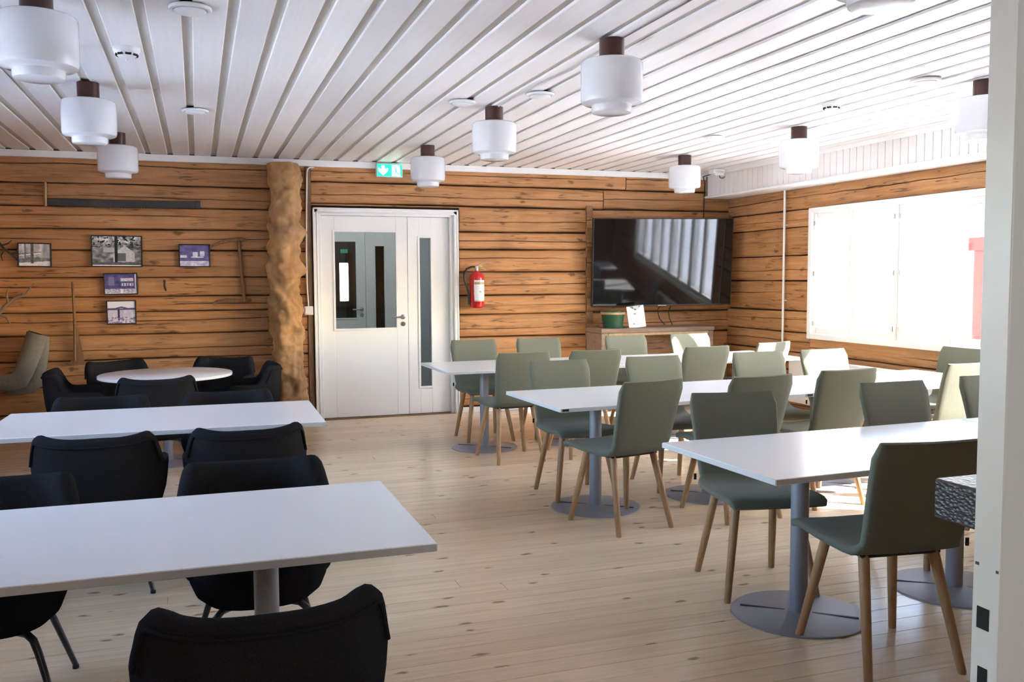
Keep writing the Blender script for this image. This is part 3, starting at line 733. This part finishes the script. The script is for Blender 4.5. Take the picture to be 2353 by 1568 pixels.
# ------------------------------------------------------------------ ceiling fittings
def make_valve(label):
    t = thing('air_valve', label, 'vent', group='round white ceiling valves')
    MB().cyl((0,0,.014), (0,0,-.012), .045, .045, 20).build('neck', M['dark_metal'], t)
    MB().lathe([(.045,-.004),(.078,-.004),(.090,-.009),(.091,-.016),(.086,-.021),(.074,-.022),(.066,-.016)], 36).build('ring', M['plastic'], t)
    MB().lathe([(.02,-.012),(.066,-.020),(.068,-.026),(.06,-.032),(.03,-.036),(0,-.037)], 36).build('disc', M['plastic'], t)
    return t
vs_ = [(.006,4.30,'nearest the camera, cut by the top edge'), (.022,6.86,'left of the centre, above the log wall'), (1.72,6.0,'beside the second centre lamp'), (2.13,5.60,'flush and faint, right of the second centre lamp'), (4.205,4.50,'above the window near the white door leaf'), (4.19,6.87,'above the television lamp')]
v0 = make_valve('round white air valve '+vs_[0][2]); v0.location = (vs_[0][0], vs_[0][1], CZ)
for x, y, lb in vs_[1:]: dup(v0, (x, y, CZ), 0, 'round white air valve '+lb)
def make_smoke(label):
    t = thing('smoke_detector', label, 'smoke detector', group='smoke detectors')
    MB().lathe([(.0,0),(.05,0),(.052,-.010),(.048,-.018),(.046,-.022),(.030,-.038),(.022,-.042),(0,-.043)], 30).build('housing', M['plastic'], t)
    for k in range(8):
        a = 2*PI*k/8+.2; c, s_ = math.cos(a), math.sin(a)
        MB().prism([(-.011,-.004),(.011,-.004),(.011,.004),(-.011,.004)], lambda p, q, d: (c*(.0395+d)-s_*p, s_*(.0395+d)+c*p, -.029+q), -.004, .0025).build('sensor_slot', M['dark_gap'], t, 0)
    MB().lathe([(.006,-.040),(.006,-.052),(0,-.054)], 10).build('indicator', M['plastic'], t)
    return t
s0 = make_smoke('white smoke detector over the left tables'); s0.location = (-.308, 5.17, CZ); s0.scale = (1.3,1.3,1.3)
s1 = dup(s0, (4.16, 5.31, CZ), .4, 'white smoke detector near the window side')
sb = thing('sensor_box', 'small white sensor box with a looped cable in the ceiling corner above the television', 'sensor', (5.50, 8.95, CZ))
MB().cbox(-.075,.075,-.05,.05,-.055,-.001,.006).build('housing', M['plastic'], sb); MB().cbox(-.05,.055,-.062,-.045,-.075,-.035,.006).build('lens', M['plastic'], sb)
MB().tube([(.0,-.05,-.075),(.01,-.055,-.10),(.04,-.055,-.105),(.07,-.05,-.085)], .005, 6).build('cable', M['black'], sb)

# ------------------------------------------------------------------ exit sign
ex = thing('exit_sign', 'green running-man exit sign with down arrow above the double door', 'sign', (1.905, D-.055, 2.562))
MB().cbox(-.135,.135,-.02,.05,-.068,.07,.004).build('housing', M['plastic'], ex)
ge = emit('exit_sign_green', (.01,.50,.23,1), .55); we = emit('exit_sign_white', (.9,1,.95,1), .8)
F = lambda a, b, d: (a, d, b)
MB().prism([(-.128,-.060),(.128,-.060),(.128,.062),(-.128,.062)], F, -.0225, -.0195).build('green_field', ge, ex, 0)
MB().prism([(-.085,.048),(-.052,.048),(-.052,.002),(-.026,.026),(-.018,.018),(-.018,-.004),(-.068,-.052),(-.118,-.004),(-.118,.018),(-.110,.026),(-.085,.002)], F, -.0245, -.0226).build('down_arrow', we, ex, 0)
MB().prism([(.022,-.056),(.110,-.056),(.104,.054),(.022,.054)], F, -.0245, -.0226).build('doorway_symbol', we, ex, 0)
rm = MB().prism([(.052+.008*math.cos(a*PI/4), .036+.008*math.sin(a*PI/4)) for a in range(8)], F, -.0265, -.0246)
for poly in ([(.052,.026),(.066,.024),(.072,-.008),(.060,-.010)], [(.060,-.006),(.073,-.008),(.084,-.028),(.104,-.028),(.104,-.036),(.078,-.036)], [(.060,-.010),(.070,-.010),(.058,-.034),(.044,-.048),(.038,-.042),(.050,-.028)], [(.056,.022),(.050,.020),(.038,.004),(.044,.000)], [(.066,.022),(.070,.016),(.086,.006),(.090,.012)]):
    rm.prism(poly, F, -.0265, -.0246)
rm.build('running_man', ge, ex, 0)

# ------------------------------------------------------------------ gnarled trunk column
tr = MB()
def trunk(u, v):
    z = v*2.585; a = 2*PI*u; cx = .846-.03*math.sin(v*3.0)+.022*(1-v)+.010*math.sin(z*4); cy = 9.255
    c, s_ = math.cos(a), math.sin(a); r_ = .146+.018*nz(c*1.2, s_*1.2, z*1.3)+.080*max(0, nz(c*1.0+3, s_*1.0, z*5.5))+.036*nz(c*1.5, s_*1.5, z*10)+.017*nz(c*3.4, s_*3.4, z*22)+.006*nz(c*8, s_*8, z*50)
    if v > .985: r_ *= 1-(v-.985)*7
    return (cx+r_*c, cy+r_*s_*.95, z)
tr.grid(72, 220, trunk, True); n_ = 72
tr.f.append(tuple(range(219*n_, 220*n_))); tr.f.append(tuple(range(n_)))
tag(tr.build('tree_trunk_column', M['bark'], None, 80), 'gnarled peeled tree trunk column left of the double door', 'column')
# conduit and switch box
cd = tag(MB().tube([(1.145, D-.02, 2.572), (1.10, D-.022, 2.570), (1.082, D-.022, 2.555), (1.074, D-.022, 2.52), (1.060, D-.024, 2.1), (1.052, D-.024, 1.7), (1.052, D-.022, 1.4), (1.062, D-.022, 1.18)], .0085, 10).build('conduit', M['cable_white']), 'white conduit running down between the trunk and the door casing', 'conduit')
sw = thing('wall_switch', 'white switch box under the conduit at the door casing', 'switch', (1.061, D-.014, 1.135))
MB().cbox(-.046,.046,-.045,.001,-.044,.044,.005).build('housing', M['plastic'], sw); MB().cbox(-.036,.036,-.051,-.044,-.034,.034,.003).build('rocker', M['plastic'], sw)

# ------------------------------------------------------------------ television
tv = thing('television', 'large black flat television tilted down on the log wall by the corner', 'television', (4.957, D-.27, 1.621))
tv.rotation_euler = (R(4.8), R(-.35), R(-7.3))
TW, TH = 1.655, .982
MB().cbox(-TW/2, TW/2, -.008, .035, -TH/2, TH/2, .004).build('case', M['black'], tv)
MB().box(-TW/2+.012, TW/2-.012, -.0105, -.0082, -TH/2+.016, TH/2-.010).build('screen', M['screen'], tv, 0)
MB().box(-.05, .05, -.011, -.008, -TH/2+.002, -TH/2+.008).build('brand_strip', M['chrome'], tv, 0)
MB().cbox(-.35,.35,.034,.085,-.3,.2,.01).build('rear_housing', M['black'], tv); MB().cbox(-.12,.12,.08,.215,-.12,.12,.006).build('wall_bracket', M['dark_metal'], tv)
tag(MB().tube([(5.53, 9.012, CZ-.03), (5.55, 9.1, CZ-.03), (5.60, D-.03, CZ-.03), (5.622, D-.03, CZ-.11), (5.622, D-.016, 2.3), (5.618, D-.016, 2.05)], .006, 6).build('signal_cable', M['black']), 'black cable down the wall beside the soffit to the television', 'cable')
tag(MB().tube([(5.00, D-.16, 1.16), (4.99, D-.08, 1.08), (5.03, D-.05, .98), (5.10, D-.05, .905)], .005, 6).build('power_cable', M['black']), 'left thin black cable hanging below the television', 'cable')
tag(MB().tube([(5.13, D-.16, 1.16), (5.13, D-.08, 1.06), (5.16, D-.05, .98), (5.20, D-.05, .90)], .005, 6).build('power_cable', M['black']), 'right thin black cable hanging below the television', 'cable')

# ------------------------------------------------------------------ weathered bench cabinet with glass under the television
be = thing('display_bench', 'weathered wooden glass-fronted bench under the television', 'cabinet', (4.81, 9.18, 0))
BH = .90; bw = .70
MB().cbox(-bw,bw,-.2,.22,BH-.05,BH,.006).build('top', M['grey_wood'], be)
for sx in (-1, 1): MB().cbox(sx*(bw-.02)-.045 if sx > 0 else -bw+.005-.0, sx*(bw-.02)+.015 if sx > 0 else -bw+.085, -.19,.21,.0,BH-.051,.006).build('side_panel', M['grey_wood'], be)
MB().cbox(-bw+.09,bw-.07,-.17,.20,.10,.14,.005).build('bottom_shelf', M['grey_wood'], be)
MB().cbox(-bw+.09,bw-.07,-.19,-.165,BH-.082,BH-.051,.004).build('rail', M['pale_wood'], be)
for (a, b, yy) in ((-bw+.09, .02, -.178), (-.02, bw-.07, -.168)): MB().box(a, b, yy, yy+.005, .145, BH-.085).build('glass_pane', M['glass'], be, 0)
bu = thing('wood_pail', 'dark green pail with a pale wooden hoop on the bench', 'pail', (4.318, 9.13, BH))
MB().lathe([(0,.002),(.106,.002),(.132,.178),(.132,.186),(.122,.186),(.098,.012),(0,.012)], 28).build('body', M['bucket'], bu)
MB().lathe([(.1275,.148),(.134,.150),(.137,.172),(.1315,.174)], 28).build('hoop', M['pale_wood'], bu)
def flyer(u, v):
    c = (226,228,230)
    if v > .80 and abs(u-.5) < (v-.80)*1.9: c = (62,72,80)
    if v > .86 and abs(u-.55) < .16 and (int(u*40)+int(v*30)) % 3: c = (190,200,190)
    if .82 < v < .88 and abs(u-.46) < .05: c = (30,30,32)
    if .60 < v < .68 and .33 < u < .47 and int(u*44) % 3: c = (70,70,74)
    d = math.hypot((u-.56), (v-.63)*1.2)
    if .075 < d < .095: c = (150,152,155)
    for lv in (.44, .48, .36):
        if abs(v-lv) < .008 and .28 < u < .74 and int(u*60) % 5: c = (198,200,202)
    if abs(v-.18) < .012 and .42 < u < .8 and int(u*70) % 4: c = (190,190,196)
    if math.hypot(u-.31, (v-.18)*1.2) < .06: c = (150,150,165)
    return c
fy_ = thing('paper_flyer', 'white printed flyer leaning beside the green pail', 'flyer', (4.588, 9.06, BH+.001)); fy_.rotation_euler = (R(-6), R(-6), 0)
MB().box(-.104,.104,0,.002,0,.24).build('sheet', M['plastic'], fy_, 0)
print_panel('printed_face', (-.102,-.0008,.002), (1,0,0), (0,0,1), None, .204, .236, 44, 50, flyer, fy_)

# ------------------------------------------------------------------ fire extinguisher
fe = thing('fire_extinguisher', 'red fire extinguisher on the log wall right of the door casing', 'fire extinguisher', (2.822, D-.105, 1.133))
MB().lathe([(0,.0),(.055,.002),(.074,.012),(.077,.03),(.077,.325),(.072,.352),(.055,.374),(.030,.388),(.018,.394),(.018,.405),(0,.405)], 36).build('cylinder', M['red'], fe)
vh = MB().cyl((0,0,.40),(0,0,.43),.020,.017,16).cbox(-.022,.024,-.012,.012,.425,.455,.004); vh.build('valve', M['chrome'], fe)
MB().tube([(-.005,0,.45),(.04,0,.470),(.095,0,.486)], .006, 8).build('lever', M['chrome'], fe)
MB().tube([(.01,0,.432),(.05,0,.428),(.105,0,.408)], .006, 8).build('carry_handle', M['chrome'], fe)
MB().cbox(.004,.066,-.006,.006,.444,.456,.002).build('safety_pin', M['gold'], fe)
hs = MB().tube([(-.015,0,.440),(-.06,-.005,.440),(-.115,-.005,.415),(-.142,-.005,.36),(-.140,-.005,.30),(-.118,-.005,.24),(-.098,-.005,.17),(-.092,-.005,.135)], .0105, 10).build('hose', M['black'], fe)
MB().tube([(-.091,-.005,.135),(-.090,-.005,.04)], [.013,.011], 10).build('nozzle', M['bucket'], hs)
MB().cbox(-.03,.03,.070,.105,.18,.22,.003).build('wall_hook', M['dark_metal'], fe)
def fl_label(u, v):
    c = (222,224,226)
    if .80 < v < .90: c = (150,138,100) if u < .62 else (165,160,120)
    if v < .06: c = (176,172,158)
    if .93 < v < .96 and .3 < u < .7 and int(u*50) % 3: c = (160,160,164)
    if .40 < v < .50 and .36 < u < .56 and (int(u*60)+int(v*50)) % 3: c = (70,70,78)
    if .40 < v < .50 and .66 < u < .70: c = (120,120,124)
    for k in range(9):
        if abs(v-(.14+.07*k)) < .008 and .15 < u < .85 and int(u*70+k*3) % 4 and not (.38 < v < .52): c = (188,190,194)
    return c
lb = bpy.data.meshes.new('label'); vs=[]; fs=[]; cc=[]; nx, ny = 30, 44
for j in range(ny+1):
    for i in range(nx+1):
        a = R(-128)+R(105)*i/nx; vs.append((.0776*math.cos(a), .0776*math.sin(a), .075+.225*j/ny))
for j in range(ny):
    for i in range(nx): a = j*(nx+1)+i; fs.append((a,a+1,a+nx+2,a+nx+1)); cc.append(srgb(*fl_label((i+.5)/nx,(j+.5)/ny)))
lb.from_pydata(vs, [], fs); at = lb.color_attributes.new('Col','FLOAT_COLOR','CORNER')
for p in lb.polygons:
    for li in p.loop_indices: at.data[li].color = cc[p.index]
lb.materials.append(M['print']); link('label', lb, fe)

# ------------------------------------------------------------------ wall pictures
def tint(g, t):  # grey value -> tinted print
    g = max(0, min(1, (g-.5)*1.45+.56)); return tuple(int(255*max(0, min(1, g*a+b*(1-g)))) for a, b in t)
BWt = ((1.0,.10),(1.0,.11),(1.0,.13)); VI = ((.96,.16),(.95,.13),(1.0,.40))
def fbm(u, v, s): return .5+.5*noise.fractal(Vector((u*s, v*s, s*1.7)), 1.0, 2.0, 4)
def ph1(u, v):
    g = .55+.35*(fbm(u*2, v*.7, 4)-.3)
    if v < .18+.10*(u-.4): g = .9-.2*fbm(u, v, 9)
    elif v < .36+.12*u-.15*abs(u-.3): g = .30+.25*fbm(u, v, 11)
    if abs(v-(.47+.16*u)) < .03 and u < .7: g = .85
    if abs(v-(.52+.16*u)) < .012 and u < .72: g = .25
    if abs(u-.42) < .045 and v > .12: g = .22+.2*fbm(u, v, 14)
    if abs(u-.2) < .02 and v > .3: g = .4
    return tint(g, BWt)
def ph2(u, v):
    g = .30+.55*(fbm(u, v, 7)-.28)
    if v > .72: g = .25+.75*fbm(u*1.4, v, 6)
    if v > .62 and fbm(u, v, 13) > .60: g = .12
    if .42 < u < .86 and .14 < v < .70-abs(u-.66)*1.2: g = .74-.15*fbm(u, v, 20)
    if .52 < u < .68 and .16 < v < .44: g = .36
    if .22 < u < .46 and .45 < v < .62: g = .62
    if abs(u-.485) < .028 and v > .12: g = .10
    if v < .13: g = .22+.2*fbm(u, v, 20)
    if v < .035: g = .95
    return tint(g, BWt)
def ph3(u, v):
    g = .25+.18*fbm(u, v, 5)
    if v < .26: g = .5+.4*fbm(u, v, 6)
    for (a, b, c, d) in ((.44,.60,.46,.66),(.68,.84,.48,.70),(.02,.24,.40,.52),(.38,.8,.40,.45)):
        if a < u < b and c < v < d: g = .78+.2*(fbm(u, v, 12)-.5)
    return tint(g, VI)
def ph4(u, v):
    g = .18+.18*fbm(u, v, 8)
    if .50 < u < .9 and (.62 < v < .80 or .40 < v < .54): g = .70+.3*(fbm(u, v, 14)-.5)-(.35 if int(u*36) % 3 == 0 and v < .55 else 0)
    if .12 < u < .3 and .42 < v < .86: g = .42
    if v < .24: g = .35+.5*fbm(u, v, 16)
    if .48 < u < .58 and v < .26: g = .85
    if v < .05 or u > .94: g = .92
    return tint(g, VI)
def ph5(u, v):
    g = .62+.18*fbm(u, v, 5)
    if v > .70: g = .80
    if abs(v-(.66+.07*max(0, 1-abs(u-.5)/.22))) < .035: g = .28
    if abs(v-.64) < .03: g = .30
    if abs(u-.40) < .035 and .15 < v < .62: g = .14
    if .46 < u < .58 and .18 < v < .6: g = .66+.2*(fbm(u, v, 20)-.5)
    if v < .30 and fbm(u, v, 15) > .52: g = .42
    return tint(g, VI)
pics = [(-1.405, 1.688, .278, .222, .8, ph1, 'framed black and white photo of a snowy forest, leftmost on the log wall'),
 (-.706, 1.725, .445, .297, .5, ph2, 'largest framed black and white photo, house among trees, on the log wall'),
 (-.012, 1.686, .288, .222, .2, ph3, 'violet-toned framed photo on the right, beside the bow saw'),
 (-.682, 1.417, .298, .204, -.5, ph4, 'violet-toned framed photo of a porch, directly below the largest photo'),
 (-.684, 1.147, .260, .228, -.4, ph5, 'violet-toned framed photo of a canopy, lowest of the column')]
for x, z, w, h, a, fn, lb_ in pics:
    t = thing('framed_photo', lb_, 'picture', (x, D-.012, z), 0, 'framed photographs on the log wall'); t.rotation_euler = (0, R(a), 0)
    mb = MB(); b = .010
    mb.cbox(-w/2,w/2,-.022,.010,h/2-b,h/2,.002).cbox(-w/2,w/2,-.022,.010,-h/2,-h/2+b,.002).cbox(-w/2,-w/2+b,-.022,.010,-h/2+b,h/2-b,.002).cbox(w/2-b,w/2,-.022,.010,-h/2+b,h/2-b,.002)
    mb.build('frame', M['black'], t)
    print_panel('photo_print', (-w/2+b*.8, -.014, -h/2+b*.8), (1,0,0), (0,0,1), None, w-b*1.6, h-b*1.6, 66, 48, fn, t)

# ------------------------------------------------------------------ old tools and finds on the log wall
s_ = thing('crosscut_saw', 'long two-man crosscut saw with one upright handle, high on the log wall', 'saw', (-1.29, D-.03, 2.17))
bl = [(0.0,.042),(.25,.040),(.65,.038),(1.05,.038),(1.34,.040),(1.34,-.022)]
for k in range(54): bl += [(1.34-.0248*k-.006, -.020-.010*math.sin(PI*k/54)), (1.34-.0248*k-.0124, -.034-.010*math.sin(PI*k/54))]
bl += [(0.0,-.028)]
MB().prism(bl, lambda a, b, d: (a, d, b), -.0015, .0015).build('blade', M['iron'], s_, 0)
MB().tube([(-.006,0,-.035),(-.008,0,.05),(-.004,0,.12),(-.002,0,.185)], [.013,.015,.014,.012], 12).build('handle', M['pale_wood'], s_)
MB().cbox(1.30,1.345,-.006,.006,-.026,.044,.002).build('end_socket', M['iron'], s_)
bs = thing('bow_saw', 'old wooden bow saw frame hanging between the photos and the trunk', 'saw', (0.39, D-.03, 1.25))
MB().tube([(-.245,0,.528),(-.16,0,.565),(-.07,0,.588),(.03,0,.598),(.095,0,.588)], [.010,.016,.020,.020,.012], 10, True, [(.7,1)]*5).build('top_arm', M['tool_wood'], bs)
MB().tube([(.012,0,.58),(.03,0,.3),(.052,0,-.01)], [.017,.017,.018], 10).build('stretcher', M['tool_wood'], bs)
MB().tube([(-.25,0,-.038),(-.20,0,-.012),(-.10,0,-.005),(.05,0,-.010),(.115,0,.004)], [.012,.018,.022,.022,.014], 10, True, [(.7,1)]*5).build('bottom_arm', M['tool_wood'], bs)
hk = thing('iron_hook', 'small iron hook below the right violet photo', 'hook', (-.294, D-.012, 1.396))
MB().tube([(0,0,.05),(.002,-.01,.03),(.0,-.03,.0),(.008,-.036,-.03),(.012,-.02,-.048)], [.008,.009,.010,.009,.006], 8).build('shank', M['iron'], hk); MB().cyl((0,.012,.045),(0,-.006,.045),.014,.014,10).build('plate', M['iron'], hk)
pt_ = thing('wooden_spade', 'slim old wooden spade leaning on the log wall behind the armchairs', 'tool', (-1.09, D-.05, 0))
MB().tube([(-.004,0,1.44),(.002,0,1.085),(-.008,-.005,.70)], [.012,.013,.012], 10).build('shaft', M['tool_wood'], pt_)
MB().prism([(.010,1.02),(.028,.98),(.055,.80),(.078,.66),(-.018,.66),(-.012,.8)], lambda a, b, d: (a, d, b), -.008, .012).build('blade', M['tool_wood'], pt_)
MB().prism([(-.045,.70),(.0,.74),(.0,.655),(-.06,.655)], lambda a, b, d: (a, d, b), -.012, .016).build('foot', M['tool_wood'], pt_)
def felt_boot(label, off, rot, sc):
    t = thing('felt_boot', label, 'boot', off, 0, 'grey felt boots'); t.rotation_euler = (0, R(rot), 0)
    P = [(.105,.50),(.075,.38),(.035,.25),(.0,.15),(-.03,.075),(-.10,.045),(-.19,.040),(-.27,.045),(-.315,.055)]
    rad = [.088,.088,.084,.082,.085,.078,.070,.060,.035]
    el = [(.62,1.0)]*4+[(.62,1.0)]*5
    b = MB().tube([(x*sc, 0, z*sc) for x, z in P], [r_*sc for r_ in rad], 20, True, el); b.build('boot_body', M['felt'], t, 80)
    MB().tube([(.105*sc,0,.50*sc),(.106*sc,0,.503*sc)], [.078*sc,.078*sc], 20, True, [(.58,1)]*2).build('opening', M['dark_gap'], t)
    MB().tube([(.085*sc,-.052*sc,.0*sc),(-.02*sc,-.055*sc,-.025*sc)], .010*sc, 6).build('sole_edge', M['felt'], t) if False else None
    return t
felt_boot('front grey felt boot hanging at the left image edge', (-1.520, D-.165, .475), 3, 1.0)
felt_boot('rear grey felt boot, half hidden behind the other', (-1.40, D-.058, .455), -10, .95)
an = thing('antler', 'pale branching antler on the log wall at the left image edge', 'antler', (-1.68, D-.03, 1.1))
MB().tube([(-.12,0,.0),(-.03,-.03,.06),(.03,-.04,.13),(.10,-.03,.19),(.17,-.02,.24)], [.022,.020,.017,.013,.006], 10).build('beam', M['antler'], an)
for P in ([(-.01,-.035,.09),(-.03,-.06,.17),(-.05,-.05,.24)], [(.05,-.04,.15),(.045,-.07,.22),(.06,-.07,.29)], [(-.04,-.03,.05),(.03,-.06,.02),(.07,-.06,-.05)], [(.12,-.03,.20),(.19,-.03,.22),(.26,-.02,.33)]):
    MB().tube(P, [.013,.010,.004], 8).build('tine', M['antler'], an)
tw = thing('dry_twig', 'dark dry twig beside the leftmost photo', 'twig', (-1.70, D-.02, 1.66))
MB().tube([(-.05,0,.17),(.0,-.02,.15),(.05,-.03,.09),(.11,-.02,.03),(.16,-.01,-.03)], [.010,.012,.011,.009,.005], 8).build('stem', M['iron'], tw)
for P in ([(.03,-.03,.11),(.09,-.05,.13),(.12,-.04,.16)], [(.06,-.03,.08),(.03,-.05,.02),(.04,-.05,-.03)], [(.1,-.02,.04),(.15,-.04,.05),(.17,-.03,.09)], [(.0,-.02,.15),(-.01,-.05,.09),(.01,-.05,.05)]):
    MB().tube(P, [.008,.006,.003], 6).build('side_shoot', M['iron'], tw)

# ------------------------------------------------------------------ window wall: pipe and radiator
pi_ = thing('heating_pipe', 'thin white vertical heating pipe between the corner and the window', 'pipe', (RX-.045, 8.28, 0))
MB().cyl((0,0,.02),(0,0,2.365),.0125,None,14).build('pipe', M['cable_white'], pi_)
MB().cyl((0,0,.60),(0,0,.655),.021,.021,14).build('coupling', M['plastic'], pi_)
for z in (1.2, 2.0): MB().cyl((0,0,z),(.05,0,z),.007,None,8).build('clip', M['plastic'], pi_)
ra = thing('radiator', 'long low white panel radiator under the window', 'radiator', (RX-.10, 6.72, 0))
MB().cbox(-.04,-.022,-1.32,1.32,.15,.60,.006).build('front_panel', M['window_white'], ra); MB().cbox(.005,.022,-1.32,1.32,.15,.60,.006).build('rear_panel', M['window_white'], ra)
MB().cbox(-.042,.024,-1.33,1.33,.600,.618,.005).build('top_grille', M['window_white'], ra)
for y_ in (-1.0, 0, 1.0): MB().cbox(.022,.074,y_-.02,y_+.02,.12,.5,.003).build('bracket', M['window_white'], ra)
fin = MB().box(-.0215,.0045,-.002,.002,.17,.585).mesh('fin', M['window_white'], 0)
for k in range(52): link('fin', fin, ra, (0, -1.29+k*.0506, 0))
MB().tube([(-.01,1.32,.19),(-.01,1.45,.19),(.02,1.53,.19)], .011, 8).build('valve_pipe', M['plastic'], ra)

# ------------------------------------------------------------------ dark hammered counter by the door leaf
co = thing('counter', 'dark hammered-leather counter corner poking out behind the white door leaf', 'counter', (1.915, 1.98, 0))
MB().cbox(0,1.5,-.98,0,.79,.90,.006).build('counter_slab', M['hammer'], co)
MB().cbox(.35,1.45,-.95,-.30,0,.789,.006).build('body', M['old_wood'], co)
vz = thing('vase', 'small brown vase standing on the hammered counter at the door leaf', 'vase', (2.075, 1.925, .90))
MB().lathe([(0,.001),(.03,.001),(.045,.03),(.04,.075),(.022,.10),(.026,.12),(.02,.12),(.016,.10),(0,.09)], 20).build('body', M['brown'], vz)

# ------------------------------------------------------------------ outside: snow, red porch and a distant wood
struct(MB().box(-60, 80, -60, 80, -.75, -.55).build('ground_snow', M['snow'], None, 0))
po = thing('porch', 'red timber porch with white fascia outside the window', 'porch', (8.0, 5.0, -.55))
MB().cbox(-.15,1.6,-3.2,3.0,2.76,2.86,.02).build('roof', M['roof_grey'], po); MB().cbox(-.18,-.12,-3.2,3.0,2.53,2.76,.01).build('fascia', M['house_white'], po)
MB().cbox(-.05,.09,-3.1,2.84,2.27,2.42,.01).build('beam', M['red_wood'], po)
for y_ in (-3.0,-1.1,.8,2.69): MB().cbox(-.05,.09,y_-.07,y_+.07,.0,2.27,.01).build('post', M['red_wood'], po)
MB().cbox(-.02,.06,.87,2.62,.6,1.25,.01).build('railing', M['red_wood'], po)
